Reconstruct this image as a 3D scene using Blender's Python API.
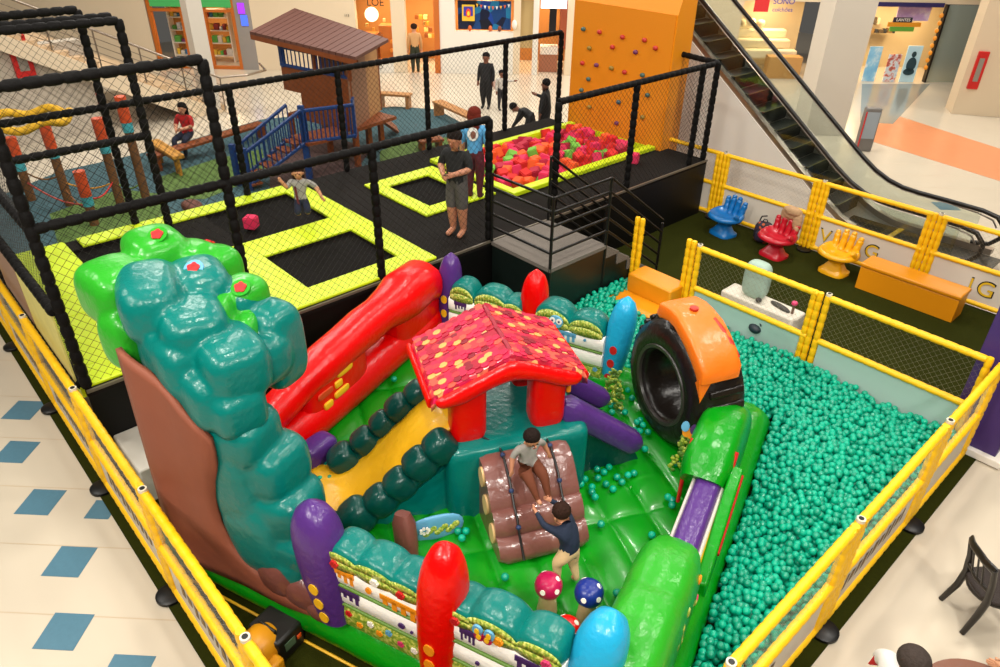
import bpy, bmesh, math, random
from math import sin, cos, pi, radians, sqrt, hypot, atan2
from mathutils import Vector, Matrix, Euler
random.seed(7)
scene = bpy.context.scene
for o in list(bpy.data.objects):
    bpy.data.objects.remove(o)
COL = scene.collection

# ------------------------------------------------------------------ camera
CAM_H = 6.2
F_PX, PITCH, ROLL, YAW = 726.6, radians(32.2), radians(.85), radians(-47.12)
_fw = Vector((sin(YAW)*cos(PITCH), cos(YAW)*cos(PITCH), -sin(PITCH)))
_rt = Vector((cos(YAW), -sin(YAW), 0)); _up = _rt.cross(_fw)
_r = _rt*cos(ROLL) + _up*sin(ROLL); _u = _up*cos(ROLL) - _rt*sin(ROLL)
cam_data = bpy.data.cameras.new('camera'); cam = bpy.data.objects.new('camera', cam_data); COL.objects.link(cam)
M3 = Matrix((_r, _u, -_fw)).transposed()
cam.matrix_world = Matrix.Translation((0, 0, CAM_H)) @ M3.to_4x4()
cam_data.sensor_width = 36; cam_data.lens = 36*F_PX/1000; cam_data.clip_end = 200; cam_data.clip_start = .05
scene.camera = cam
def G(x, y, z=0):
    "point of the place at height z that shows at pixel x, y"
    d = (x-500)/F_PX*_r - (y-333.5)/F_PX*_u + _fw
    return Vector((0, 0, CAM_H)) + d*((z-CAM_H)/d.z)

# ------------------------------------------------------------------ light
scene.view_settings.view_transform = 'Standard'; scene.view_settings.look = 'None'
scene.view_settings.exposure = 0.0; scene.view_settings.gamma = 1; scene.view_settings.use_curve_mapping = False
W = bpy.data.worlds.new('world'); scene.world = W; W.use_nodes = True
W.node_tree.nodes['Background'].inputs[0].default_value = (1.0, .94, .84, 1)
W.node_tree.nodes['Background'].inputs[1].default_value = .09
def area(x, y, z, size, power, col=(1, .95, .87), aim=None):
    l = bpy.data.lights.new('ceiling_or_fill_lamp', 'AREA'); l.shape = 'SQUARE'; l.size = size; l.energy = power; l.color = col
    o = bpy.data.objects.new('ceiling_or_fill_lamp', l); o.location = (x, y, z); COL.objects.link(o)
    if aim: o.rotation_euler = (Vector(aim)-Vector((x, y, z))).to_track_quat('-Z', 'Y').to_euler()
for x, y, p in ((-12, -2.5, 260), (-6.5, -3, 300), (-4, 2.2, 200), (-8.5, 2.5, 170), (-3.2, 7.5, 240), (-9, 8, 170), (-6, 12, 200)):
    area(x, y, 9.2, .5, p*1.05)
# unseen area lights added on the camera side to brighten faces turned to it
for x, y, z, p, aim in ((1.2, -1.5, 8.2, 520, (-4.5, 3.5, .5)), (-3.5, -3.5, 8.2, 480, (-6, 2.5, 1)), (3.2, 3.0, 8.2, 420, (-3, 6, .5))):
    area(x, y, z, .8, p*.82, aim=aim)
for x, y, p in ((1.0, 5.5, 170), (0, 10, 260), (-14, 5, 240), (-18, 8, 300), (-14, 13, 260), (-20, 14, 330), (-17, 20, 330), (-11, 18, 260), (-11, 25, 360), (-5, 20, 320), (-4, 27, 300), (-24, 6, 380)):
    area(x, y, 8.5, 1.6, p*1.2)

# ------------------------------------------------------------------ materials
def lin(h):
    h = h.lstrip('#'); v = [int(h[i:i+2], 16)/255 for i in (0, 2, 4)]
    return tuple((c/12.92 if c <= .04045 else ((c+.055)/1.055)**2.4) for c in v) + (1,)
MATS = {}
def mat(name, col, rough=.6, bump=0, bscale=8, metal=0, emit=0, coat=0, var=0, vscale=4, spec=.5, alpha=1, trans=0):
    if name in MATS: return MATS[name]
    m = bpy.data.materials.new(name); m.use_nodes = True; nt = m.node_tree; b = nt.nodes['Principled BSDF']
    c = lin(col) if isinstance(col, str) else col
    b.inputs['Base Color'].default_value = c; b.inputs['Roughness'].default_value = rough
    b.inputs['Metallic'].default_value = metal; b.inputs['Specular IOR Level'].default_value = spec
    b.inputs['Coat Weight'].default_value = coat; b.inputs['Coat Roughness'].default_value = .12
    b.inputs['Transmission Weight'].default_value = trans
    if emit: b.inputs['Emission Color'].default_value = c; b.inputs['Emission Strength'].default_value = emit
    m.diffuse_color = c
    tc = nt.nodes.new('ShaderNodeTexCoord')
    if var:
        n = nt.nodes.new('ShaderNodeTexNoise'); n.inputs['Scale'].default_value = vscale; n.inputs['Detail'].default_value = 4
        nt.links.new(tc.outputs['Object'], n.inputs['Vector'])
        mx = nt.nodes.new('ShaderNodeMix'); mx.data_type = 'RGBA'
        nt.links.new(n.outputs['Fac'], mx.inputs['Factor'])
        mx.inputs['A'].default_value = tuple(max(0, x*(1-var)) for x in c[:3])+(1,); mx.inputs['B'].default_value = tuple(min(1, x*(1+var)) for x in c[:3])+(1,)
        nt.links.new(mx.outputs['Result'], b.inputs['Base Color'])
    if bump:
        n = nt.nodes.new('ShaderNodeTexNoise'); n.inputs['Scale'].default_value = bscale; n.inputs['Detail'].default_value = 3
        nt.links.new(tc.outputs['Object'], n.inputs['Vector'])
        bp = nt.nodes.new('ShaderNodeBump'); bp.inputs['Strength'].default_value = bump; bp.inputs['Distance'].default_value = .03
        nt.links.new(n.outputs['Fac'], bp.inputs['Height']); nt.links.new(bp.outputs['Normal'], b.inputs['Normal'])
        if coat: nt.links.new(bp.outputs['Normal'], b.inputs['Coat Normal'])
    MATS[name] = m; return m
def vinyl(name, col): return mat(name, col, rough=.30, bump=.28, bscale=14, coat=.10, spec=.32)
def ramp_mat(name, kind, scale, stops, rough=.6, const=True, coat=0, feature='F1', bump=0, stretch=(1, 1, 1), rand=1.0):
    if name in MATS: return MATS[name]
    m = bpy.data.materials.new(name); m.use_nodes = True; nt = m.node_tree; b = nt.nodes['Principled BSDF']
    b.inputs['Roughness'].default_value = rough; b.inputs['Coat Weight'].default_value = coat; b.inputs['Coat Roughness'].default_value = .12
    tc = nt.nodes.new('ShaderNodeTexCoord'); mp = nt.nodes.new('ShaderNodeMapping'); mp.inputs['Scale'].default_value = stretch
    nt.links.new(tc.outputs['Object'], mp.inputs['Vector'])
    if kind == 'VORONOI':
        t = nt.nodes.new('ShaderNodeTexVoronoi'); t.feature = feature; t.inputs['Scale'].default_value = scale; t.inputs['Randomness'].default_value = rand
        sp = nt.nodes.new('ShaderNodeSeparateColor'); nt.links.new(t.outputs['Color'], sp.inputs['Color']); out = sp.outputs['Red']
    else:
        t = nt.nodes.new('ShaderNodeTexNoise'); t.inputs['Scale'].default_value = scale; t.inputs['Detail'].default_value = 5; out = t.outputs['Fac']
    nt.links.new(mp.outputs['Vector'], t.inputs['Vector'])
    r = nt.nodes.new('ShaderNodeValToRGB'); r.color_ramp.interpolation = 'CONSTANT' if const else 'LINEAR'
    el = r.color_ramp.elements
    while len(el) < len(stops): el.new(.5)
    for e, (p, c) in zip(el, stops): e.position = p; e.color = lin(c)
    nt.links.new(out, r.inputs['Fac']); nt.links.new(r.outputs['Color'], b.inputs['Base Color'])
    if bump:
        bp = nt.nodes.new('ShaderNodeBump'); bp.inputs['Strength'].default_value = bump; bp.inputs['Distance'].default_value = .02
        nt.links.new(out, bp.inputs['Height']); nt.links.new(bp.outputs['Normal'], b.inputs['Normal'])
    MATS[name] = m; return m

RED = vinyl('red_vinyl', '#d80000'); TEAL = vinyl('teal_vinyl', '#006a62'); DTEAL = vinyl('deep_teal_vinyl', '#013f38')
GREEN = vinyl('green_vinyl', '#02860f'); LGREEN = vinyl('leaf_green_vinyl', '#289620'); FLOORG = mat('green_floor_vinyl', '#02860f', rough=.32, bump=.08, bscale=10, coat=.25); PURPLE = vinyl('purple_vinyl', '#4d2a72')
BLUE = vinyl('sky_blue_vinyl', '#1f9cc6'); BROWN = vinyl('brown_vinyl', '#6e4038'); BARK = mat('bark_fabric', '#84462f', .7, bump=.15, var=.12, vscale=3)
YSLIDE = mat('yellow_slide_sheet', '#e0a80c', .42, bump=.5, bscale=7, coat=.2); WHITEV = vinyl('white_vinyl', '#f7f2ea')
BLACKV = vinyl('black_vinyl', '#17120f'); ORANGEV = mat('orange_cushion', '#e06c08', .45, bump=.4, bscale=6, coat=.15)
NAVYV = vinyl('navy_vinyl', '#152a7a'); MAGENTAV = vinyl('magenta_vinyl', '#ac1048'); CREAMV = vinyl('cream_vinyl', '#b99a72')
YELLOWP = mat('yellow_print', '#eab41a', .45); ORANGEP = mat('orange_print', '#e98e14', .45); REDP = mat('red_print', '#c01a1c', .45)
PURP = mat('purple_print', '#45245e', .45); WHITEP = mat('white_print', '#efe8dc', .5); PINKP = mat('pink_print', '#d03468', .45)
BLUEP = mat('blue_print', '#5f9fc4', .45); GREENP = mat('green_print', '#5a7f2a', .5); CREAMP = mat('cream_print', '#d9b27a', .5)
FOLIAGE = ramp_mat('printed_foliage', 'NOISE', 34, [(0, '#47641a'), (.42, '#73902a'), (.52, '#a3ae3e'), (.64, '#cfcb6c')], .45, const=False, coat=.25)
SHINGLE = ramp_mat('roof_shingle_print', 'VORONOI', 12.5, [(0, '#c01038'), (.28, '#d6194f'), (.5, '#e04a55'), (.66, '#e56a55'), (.8, '#eeb573'), (.93, '#a80c2c')], .35, coat=.3, rand=.35)
YNOOD = mat('yellow_foam_sleeve', '#f0b800', .5, bump=.15, bscale=30); BNOOD = mat('black_foam_sleeve', '#090706', .7, bump=.3, bscale=30, spec=.15)
NETW = mat('white_net_cord', '#8f8674', .7); NETB = mat('black_net_cord', '#0c0b0a', .7)
BANNER = mat('white_banner', '#cfc4b4', .5); BLACKM = mat('black_metal', '#0d0c0b', .4, metal=.2)
LIME = mat('lime_pad', '#c3d90b', .42, bump=.25, bscale=60, coat=.15); DECK = mat('black_deck_mat', '#130f0c', .85, bump=.2, bscale=50, var=.15, spec=.15)
BED = mat('trampoline_bed', '#0d0a08', .85, bump=.1, bscale=120, spec=.12); SKIRT = mat('black_skirt', '#060504', .5, var=.2, spec=.25)
CARPET = mat('dark_green_turf', '#2c2f07', .95, bump=.6, bscale=140, var=.25, vscale=30, spec=.08)
WOOD = mat('brown_wood', '#7a3a10', .5, var=.3, vscale=5, bump=.1); WOODL = mat('light_wood', '#a4703e', .5, var=.25, vscale=5)
ROOFW = mat('roof_boards', '#5a352b', .6, var=.12); BLUEW = mat('blue_painted_wood', '#12346a', .5)
YBOX = mat('yellow_lacquer', '#d8880a', .38, bump=.03); WALLW = mat('white_paint', '#cdbca4', .6); STEEL = mat('brushed_steel', '#a29486', .3, metal=.9)
SKINC = ['#b77a58', '#c58a66', '#8a543a']

# ------------------------------------------------------------------ mesh builder
class MB:
    def __init__(s): s.v = []; s.f = []; s.m = []
    def add(s, vs, fs, mi=0, T=None):
        n = len(s.v)
        for p in vs:
            p = Vector(p); s.v.append(T @ p if T else p)
        for i, f in enumerate(fs):
            s.f.append([n+k for k in f]); s.m.append(mi[i] if isinstance(mi, list) else mi)
        return s
    def box(s, lo, hi, mi=0, T=None):
        x0, y0, z0 = lo; x1, y1, z1 = hi
        vs = [(x0,y0,z0),(x1,y0,z0),(x1,y1,z0),(x0,y1,z0),(x0,y0,z1),(x1,y0,z1),(x1,y1,z1),(x0,y1,z1)]
        return s.add(vs, [(3,2,1,0),(4,5,6,7),(0,1,5,4),(1,2,6,5),(2,3,7,6),(3,0,4,7)], mi, T)
    def prism(s, poly, z0, z1, mi=0, T=None):
        n = len(poly); vs = [(p[0], p[1], z0) for p in poly] + [(p[0], p[1], z1) for p in poly]
        fs = [tuple(range(n-1, -1, -1)), tuple(range(n, 2*n))] + [(i, (i+1) % n, n+(i+1) % n, n+i) for i in range(n)]
        return s.add(vs, fs, mi, T)
    def tube(s, pts, rad, seg=12, mi=0, T=None, up=None, e=1.0, closed=False):
        pts = [Vector(p) for p in pts]; n = len(pts)
        if not isinstance(rad, (list, tuple)) : rad = [rad]*n
        elif isinstance(rad, tuple): rad = [rad]*n
        vs = []; fs = []; nrm = Vector(up) if up else None
        for i, p in enumerate(pts):
            a = pts[i-1] if (i > 0 or closed) else pts[i]; b = pts[(i+1) % n] if (i < n-1 or closed) else pts[i]
            t = (b-a).normalized()
            if nrm is None:
                nrm = Vector((0, 0, 1)) if abs(t.z) < .9 else Vector((1, 0, 0))
            base = Vector(up) if up else nrm
            nn = (base - t*base.dot(t))
            nn = nn.normalized() if nn.length > 1e-5 else t.orthogonal().normalized()
            if not up: nrm = nn
            bb = t.cross(nn); r = rad[i]; rx, ry = (r if isinstance(r, tuple) else (r, r))
            for k in range(seg):
                th = 2*pi*k/seg; c = cos(th); d = sin(th)
                if e != 1.0: c = math.copysign(abs(c)**e, c); d = math.copysign(abs(d)**e, d)
                vs.append(p + nn*(c*ry) + bb*(d*rx))
        m = n if closed else n-1
        for i in range(m):
            for k in range(seg):
                j = (i+1) % n
                fs.append((i*seg+k, i*seg+(k+1) % seg, j*seg+(k+1) % seg, j*seg+k))
        if not closed:
            fs.append(tuple(range(seg-1, -1, -1))); fs.append(tuple((n-1)*seg+k for k in range(seg)))
        return s.add(vs, fs, mi, T)
    def puff(s, c, r, e1=1.0, e2=1.0, nu=20, nv=12, mi=0, T=None, R=None):
        "superellipsoid: e<1 boxier; R local rotation"
        def sg(x, e): return math.copysign(abs(x)**e, x)
        vs = []; fs = []; c = Vector(c)
        for j in range(1, nv):
            ph = -pi/2 + pi*j/nv
            for k in range(nu):
                th = 2*pi*k/nu
                p = Vector((r[0]*sg(cos(ph), e1)*sg(cos(th), e2), r[1]*sg(cos(ph), e1)*sg(sin(th), e2), r[2]*sg(sin(ph), e1)))
                if R: p = R @ p
                vs.append(c+p)
        b = Vector((0, 0, -r[2])); t = Vector((0, 0, r[2]))
        if R: b = R @ b; t = R @ t
        vs += [c+b, c+t]; nb = len(vs)-2; m = nv-1
        for j in range(m-1):
            for k in range(nu): fs.append((j*nu+k, j*nu+(k+1) % nu, (j+1)*nu+(k+1) % nu, (j+1)*nu+k))
        for k in range(nu):
            fs.append((nb, (k+1) % nu, k)); fs.append(((m-1)*nu+k, (m-1)*nu+(k+1) % nu, nb+1))
        return s.add(vs, fs, mi, T)
    def disc(s, c, nrm, r, th=.006, seg=14, mi=0, T=None, ry=None, upd=None):
        nrm = Vector(nrm).normalized(); a = Vector(upd) if upd else (Vector((0, 0, 1)) if abs(nrm.z) < .9 else Vector((1, 0, 0)))
        a = (a-nrm*a.dot(nrm)).normalized(); b = nrm.cross(a); c = Vector(c); ry = ry or r
        vs = [c + a*(ry*cos(2*pi*k/seg)) + b*(r*sin(2*pi*k/seg)) + nrm*o for o in (-th, th) for k in range(seg)]
        fs = [tuple(range(seg)), tuple(range(2*seg-1, seg-1, -1))] + [(k, seg+k, seg+(k+1) % seg, (k+1) % seg) for k in range(seg)]
        return s.add(vs, fs, mi, T)
    def build(s, name, mats, parent=None, smooth=True, label=None, bevel=0, flat=False):
        me = bpy.data.meshes.new(name); me.from_pydata([tuple(v) for v in s.v], [], s.f)
        mats = mats if isinstance(mats, list) else [mats]
        for m in mats: me.materials.append(m)
        for p, mi in zip(me.polygons, s.m): p.material_index = mi
        me.update()
        bm = bmesh.new(); bm.from_mesh(me); bmesh.ops.recalc_face_normals(bm, faces=bm.faces); bm.to_mesh(me); bm.free()
        if smooth and not flat: me.shade_smooth(); me.set_sharp_from_angle(angle=radians(50))
        o = bpy.data.objects.new(name, me); COL.objects.link(o)
        if parent: o.parent = parent
        if label: o['label'] = label
        if bevel:
            md = o.modifiers.new('bevel', 'BEVEL'); md.width = bevel; md.segments = 2; md.limit_method = 'ANGLE'
        return o
def box(name, lo, hi, m, parent=None, T=None, bevel=0, label=None): return MB().box(lo, hi, 0, T).build(name, m, parent, bevel=bevel, label=label, smooth=bool(bevel))
def empty(name, loc, rz=0, label=None, cat=None, group=None):
    o = bpy.data.objects.new(name, None); o.location = loc; o.rotation_euler = (0, 0, rz); o.empty_display_size = .1; COL.objects.link(o)
    return tag(o, label, cat, group)
def tag(o, label=None, cat=None, group=None, kind=None):
    if label: o['label'] = label
    if cat: o['category'] = cat
    if group: o['group'] = group
    if kind: o['kind'] = kind
    return o
def structure(o): o['kind'] = 'structure'; return o
def kids(o): return [c for c in bpy.data.objects if c.parent == o]
def copy_tree(o, parent=None, cache=None):
    c = o.copy(); COL.objects.link(c)
    if parent: c.parent = parent
    for ch in (cache[o.name] if cache and o.name in cache else kids(o)): copy_tree(ch, c, cache)
    return c
def noodle(mb, a, b, r=.045, pitch=.13, seg=10, mi=0, depth=.16, T=None):
    "a foam-padded bar whose sleeve bulges between its ties"
    a = Vector(a); b = Vector(b); L = (b-a).length; n = max(1, int(L/pitch)); pts = []; rad = []
    for i in range(n):
        for t, k in ((.02, 1-depth), (.2, 1.0), (.8, 1.0), (.98, 1-depth)):
            pts.append(a+(b-a)*((i+t)/n)); rad.append(r*k)
    mb.tube(pts, rad, seg, mi, T)
def net(mb, o, eu, ev, s=.1, r=.003, mi=0):
    "diamond netting filling the parallelogram o, eu, ev"
    o = Vector(o); eu = Vector(eu); ev = Vector(ev); Lu = eu.length; Lv = ev.length; du = eu/Lu; dv = ev/Lv
    nrm = du.cross(dv).normalized()
    def strand(p, q):
        d = (q-p).normalized(); w = d.cross(nrm)
        vs = [p+w*r, p-w*r*.5+nrm*r*.87, p-w*r*.5-nrm*r*.87]; vs += [x+(q-p) for x in vs]
        mb.add(vs, [(0,1,4,3),(1,2,5,4),(2,0,3,5)], mi)
    k = -Lv
    while k < Lu:
        for sg in (1, -1):
            # line u = k + t (or mirrored), v = t
            t0 = max(0, -k); t1 = min(Lv, Lu-k)
            if t1-t0 > .02:
                if sg == 1: strand(o+du*(k+t0)+dv*t0, o+du*(k+t1)+dv*t1)
                else: strand(o+du*(k+t0)+dv*(Lv-t0), o+du*(k+t1)+dv*(Lv-t1))
        k += s*1.414
def text(body, size, loc, rot, m, parent=None, ext=.004, name='lettering', align='CENTER', T=None):
    cu = bpy.data.curves.new(name, 'FONT'); cu.body = body; cu.size = size; cu.extrude = ext; cu.align_x = align; cu.align_y = 'CENTER'
    o = bpy.data.objects.new(name, cu); COL.objects.link(o)
    dg = bpy.context.evaluated_depsgraph_get(); me = bpy.data.meshes.new_from_object(o.evaluated_get(dg))
    bpy.data.objects.remove(o); me.materials.clear(); me.materials.append(m)
    o = bpy.data.objects.new(name, me); COL.objects.link(o)
    o.matrix_local = Matrix.Translation(loc) @ (rot.to_4x4() if not isinstance(rot, tuple) else Euler(rot).to_matrix().to_4x4())
    if parent: o.parent = parent
    return o
# ================================================================== the mall floor and turf
FLOORM = mat('cream_terrazzo', '#c8bca8', .22, var=.05, vscale=1.2, spec=.5)
structure(MB().box((-34, -6, -.1), (8, 36, -.004)).build('floor', FLOORM, smooth=False))
mb = MB(); TILE = .4
def diamond(cx, cy, h=.28): mb.prism([(cx-h, cy), (cx, cy-h), (cx+h, cy), (cx, cy+h)], -.003, .0)
a0, b0 = -4.71, 5.02
for i, j in ((0,0),(1,-2),(-2,2),(0,2),(3,-3),(-4,4),(-2,4),(-5,6),(5,-4),(2,-5),(-1,-3)):
    a = a0+i*.4; b = b0+j*.41; x, y = (a-b)/sqrt(2), (a+b)/sqrt(2)
    if y < .55: diamond(x, y)
diamond(-7.43, .72, .2)
diamond(-4.55, 17.95, .32)
structure(mb.build('floor_tile_inlay', mat('blue_tile', '#4f7688', .3, var=.1, vscale=20), smooth=False))
mb = MB()
P = [G(880,110), G(1010,152), G(1010,184), G(868,140)]
mb.prism([(p.x, p.y) for p in P], -.003, .001)
structure(mb.build('floor_orange_strip', mat('orange_tile', '#d98a5c', .3, var=.08), smooth=False))
mb = MB(); P = [G(862,84), G(930,84), G(893,124), G(860,122)]
mb.prism([(p.x, p.y) for p in P], -.003, .0015)
structure(mb.build('floor_shop_entrance', mat('grey_polished_tile', '#8b8f8a', .12), smooth=False))
# joints of the big floor tiles on both sides
mb = MB()
for k in range(-12, 14):
    c = k*1.2
    mb.prism([(-14+0, -3+c), (-13.99, -3.01+c), (-3.99, 6.99+c), (-4, 7+c)], -.0035, -.003)
structure(mb.build('floor_joints', mat('tile_joint', '#b9a68c', .5), smooth=False))
structure(MB().box((-13.6, .77, 0), (-1.0, 13.42, .012)).build('floor_turf', CARPET, smooth=False))
P = [G(-20,205), G(60,172), G(150,152), G(200,138), G(262,120), G(395,107), G(437,110), G(470,128), G(455,160)]
pl = [(p.x, p.y) for p in P] + [(-12.5, 9.4), (-12.5, 1)]
structure(MB().prism(pl, 0, .02).build('floor_playground_mat', mat('teal_rubber', '#33535a', .85, bump=.3, bscale=80, var=.1), smooth=False))
def patch(name, pts, z, m):
    structure(MB().prism([(G(*p).x, G(*p).y) for p in pts], .02, z).build(name, m, smooth=False))
GRUB = mat('green_rubber', '#4f6a2b', .85, bump=.3, bscale=80, var=.12)
patch('floor_green_patch', [(380,152), (412,140), (448,138), (470,160), (440,176), (380,170)], .026, GRUB)
patch('floor_green_patch', [(160,178), (215,160), (262,150), (268,175), (205,200), (160,200)], .026, GRUB)
patch('floor_green_patch', [(50,215), (120,190), (160,195), (170,240), (60,250)], .028, GRUB)
patch('floor_brown_patch', [(270,150), (340,140), (372,150), (345,185), (270,190)], .030, mat('brown_rubber', '#4a3230', .85, bump=.3, bscale=80))

# ================================================================== fences
def fence(name, a, b, label, words=(), sheet=None, h=1.45, feet=(True, True), posts=(2, 2), side=1, marks=None, banner_h=.62):
    "one free-standing panel from a to b: padded posts and rails, net above, printed banner below"
    a = Vector((a[0], a[1], 0)); b = Vector((b[0], b[1], 0)); L = (b-a).length; ang = atan2(b.y-a.y, b.x-a.x)
    t = empty(name, a, ang, label, 'fence panel', 'yellow padded fence panels round the play area')
    x0 = .045; x1 = L-.045
    for xs, n, sg in ((x0, posts[0], 1), (x1, posts[1], -1)):
        m = MB()
        for k in range(n): noodle(m, (xs+sg*k*.082, 0, .06), (xs+sg*k*.082, 0, h+.01), .045, .14)
        
        if sg == 1: m.tube([(xs, 0, h), (xs, 0, h+.035)], .04, 12, 1); m.tube([(xs, 0, h+.03), (xs, 0, h+.04)], .024, 10, 2)
        m.build('post', [YNOOD, mat('cream_cap', '#cfc5ae', .5), BLACKM], t)
    for nm, z in (('top_rail', h-.03), ('middle_rail', banner_h+.12), ('bottom_rail', .11)):
        m = MB(); noodle(m, (x0+.03, 0, z), (x1-.03, 0, z), .046, .15, depth=.1); m.build(nm, YNOOD, t)
    MB().box((x0+.05, -.008, .13), (x1-.05, .008, banner_h+.1)).build('banner', sheet or BANNER, t, smooth=False)
    m = MB(); net(m, (x0, 0, banner_h+.13), (x1-x0, 0, 0), (0, 0, h-.03-banner_h-.13), .062, .0011); m.build('net', NETW, t, smooth=False)
    for on, xs in ((feet[0], 0), (feet[1], L)):
        if on:
            m = MB(); m.tube([(xs, -side*.06, .013), (xs, -side*.06, .045), (xs, -side*.06, .06)], [.14, .14, .11], 20); m.build('foot', BLACKM, t)
    if marks:
        m = MB(); rr = random.Random(int(a.x*31+a.y*7)); xx = marks[0]
        while xx < marks[1]:
            w_ = rr.uniform(.05, .11); hh = rr.uniform(.07, .12)
            for sd in (-1, 1):
                m.add([(xx, sd*.011, .42-hh), (xx+w_, sd*.011, .42-hh+.02), (xx+w_+.03, sd*.011, .42+hh*.8), (xx+.03, sd*.011, .42+hh)], [(0, 1, 2, 3)], 0)
                m.add([(xx+.02, sd*.012, .42-hh*.7), (xx+w_-.01, sd*.012, .42-hh*.6), (xx+w_, sd*.012, .42+hh*.5), (xx+.04, sd*.012, .42+hh*.7)], [(0, 1, 2, 3)], 1)
            xx += w_+.05
        m.build('banner_print', [mat('dark_brown_print', '#3a2412', .5), mat('ochre_print', '#8f6a20', .5)], t, smooth=False)
    for w, x, z, sz in words:
        # side=1: the printed face looks to -y of the panel
        rot = Euler((pi/2, 0, 0)) if side == 1 else Euler((pi/2, 0, pi))
        yy = -side*.012
        text(w, sz*1.16, (x, yy*.9, z), rot.to_matrix(), mat('black_letter', '#15120e', .5), t, name='lettering')
        text(w, sz, (x, yy*1.5, z), rot.to_matrix(), mat('yellow_letter', '#d9ae1c', .5), t, name='lettering')
    return t
LX = [-13.85, -11.82, -9.79, -7.76, -5.73, -3.70, -1.67]
names = ['leftmost and farthest yellow fence panel on the left side, running out of frame', 'yellow fence panel on the left side below the lime padded end of the platform',
  'yellow fence panel beside the pale yellow side wall of the platform', 'yellow fence panel on the left side beside the brown tree trunk sheet',
  'yellow fence panel in front of the black and yellow blower, lower left', 'yellow fence panel on the left side, nearest to the camera']
for i in range(6):
    fence('fence_panel', (LX[i], .90), (LX[i+1], .90), names[i], marks=(.35, 1.65) if i > 0 else None, feet=(i > 0, False), posts=(1, 1))
RY = [1.25, 3.33, 5.38, 7.43, 9.12]
rn = ['nearest yellow fence panel at the right edge of the ball pit, lower right', 'yellow fence panel on the right of the ball pit, opposite the green arch block',
  'yellow fence panel on the right of the ball pit, just before the purple column', 'short-looking yellow fence panel ending at the purple column corner']
for i in range(4):
    fence('fence_panel', (-1.16, RY[i]), (-1.16, RY[i+1]), ['yellow fence panel at the lower right, nearest to the camera beside the ball pit', 'yellow fence panel on the right of the ball pit, second from the camera',
      'yellow fence panel on the right of the ball pit, third from the camera', 'yellow fence panel on the right of the ball pit that meets the purple column'][i],
      marks=(.3, 1.0) if i == 1 else ((.3, 1.7) if i == 2 else None), feet=(True, False), posts=(2, 2))
PALE = mat('pale_banner', '#a3bdb4', .5)
fence('fence_panel', (-5.40, 9.12), (-3.36, 9.12), 'yellow fence panel behind the ball pit with the white baby ride behind its net', sheet=PALE, feet=(False, False), posts=(1, 2), side=1)
fence('fence_panel', (-3.34, 9.12), (-1.25, 9.12), 'yellow fence panel behind the ball pit, in front of the empty dark turf', sheet=PALE, feet=(False, False), posts=(1, 1), side=1)
m = MB()
for x in (-5.46, -5.55): noodle(m, (x, 9.12, .06), (x, 9.12, 1.5), .045, .14)
tag(m.build('padded_post', YNOOD), 'double yellow padded post at the right end of the yellow entry steps', 'post')
m = MB()
for x in (-6.62, -6.52): noodle(m, (x, 9.2, .06), (x, 9.2, 1.5), .045, .14)
tag(m.build('padded_post', YNOOD), 'double yellow padded post at the left end of the yellow entry steps', 'post')
BX = [-9.75, -7.66, -5.52, -3.44, -1.36]
bw = [(), (), [('V', .32, .40, .34), ('G', 1.22, .40, .34)], [('I', .84, .40, .34), ('G', 1.08, .40, .36)]]
bn = ['yellow fence panel mostly hidden behind the black platform corner', 'yellow fence panel behind the blue and red hand chairs', 'yellow fence panel behind the yellow hand chair', 'yellow fence panel behind the yellow storage bench, next to the escalator foot']
for i in range(4):
    fence('fence_panel', (BX[i], 13.35), (BX[i+1], 13.35), bn[i], words=bw[i], feet=(i > 0, False), posts=(2, 2), h=1.42)

# ================================================================== ball pit
BALLM = [mat('teal_ball', '#00a482', .38, coat=.05, spec=.35), mat('teal_ball_darker', '#009172', .35, coat=.15)]
bm = bmesh.new(); bmesh.ops.create_icosphere(bm, subdivisions=2, radius=.042); BALLME = []
for k in range(2):
    me = bpy.data.meshes.new('ball'); bm.to_mesh(me); me.materials.append(BALLM[k]); me.shade_smooth(); BALLME.append(me)
SV = [v.co.copy() for v in bm.verts]; SF = [[v.index for v in f.verts] for f in bm.faces]; bm.free()
O_ = Vector((-5.3, 1.2, 0)); AN = radians(20); U_ = Vector((cos(AN), sin(AN), 0)); V_ = Vector((-sin(AN), cos(AN), 0))
def inside_inflatable(x, y, mg=.05):
    d = Vector((x, y, 0))-O_; return -1.1-mg < d.dot(U_) < 4.32+mg and d.dot(V_) < 5.28+mg
pts = []; sp = .080; r_ = random.Random(3)
for layer, z in ((0, .36), (1, .30), (2, .24)):
    j = 0; y = 1.3 + (layer % 2)*.04
    while y < 9.04:
        x = -6.62 + (j % 2)*sp/2 + layer*.03
        while x < -1.25:
            xx = x+r_.uniform(-.024, .024); yy = y+r_.uniform(-.024, .024)
            if not inside_inflatable(xx, yy) and not (yy > 8.3 and -6.35 < xx < -5.4):
                wav = .03*sin(xx*2.1)*cos(yy*1.7)+.02*sin(yy*4+xx*3)
                hp = .10*max(0, 1-abs(xx+6.1)/.9) if yy > 7.2 else 0
                if layer == 0 and r_.random() < .13: x += sp; continue
                pts.append(Vector((xx, yy, z+wav+hp+r_.uniform(-.022, .024)))); 
            x += sp
        y += sp*.87; j += 1
top = [p for p in pts if p.z > .30 and p.y > 3.7]
camp = Vector((0, 0, CAM_H)); top.sort(key=lambda p: (p-camp).length); near = top[:300]; ns = set(id(p) for p in near)
for i, p in enumerate(near):
    o = bpy.data.objects.new('pit_ball', BALLME[i % 2]); o.location = p; COL.objects.link(o)
    tag(o, 'teal plastic ball in the near part of the ball pit by the right fence', 'ball', 'teal balls at the near end of the ball pit')
mb = MB()
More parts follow.
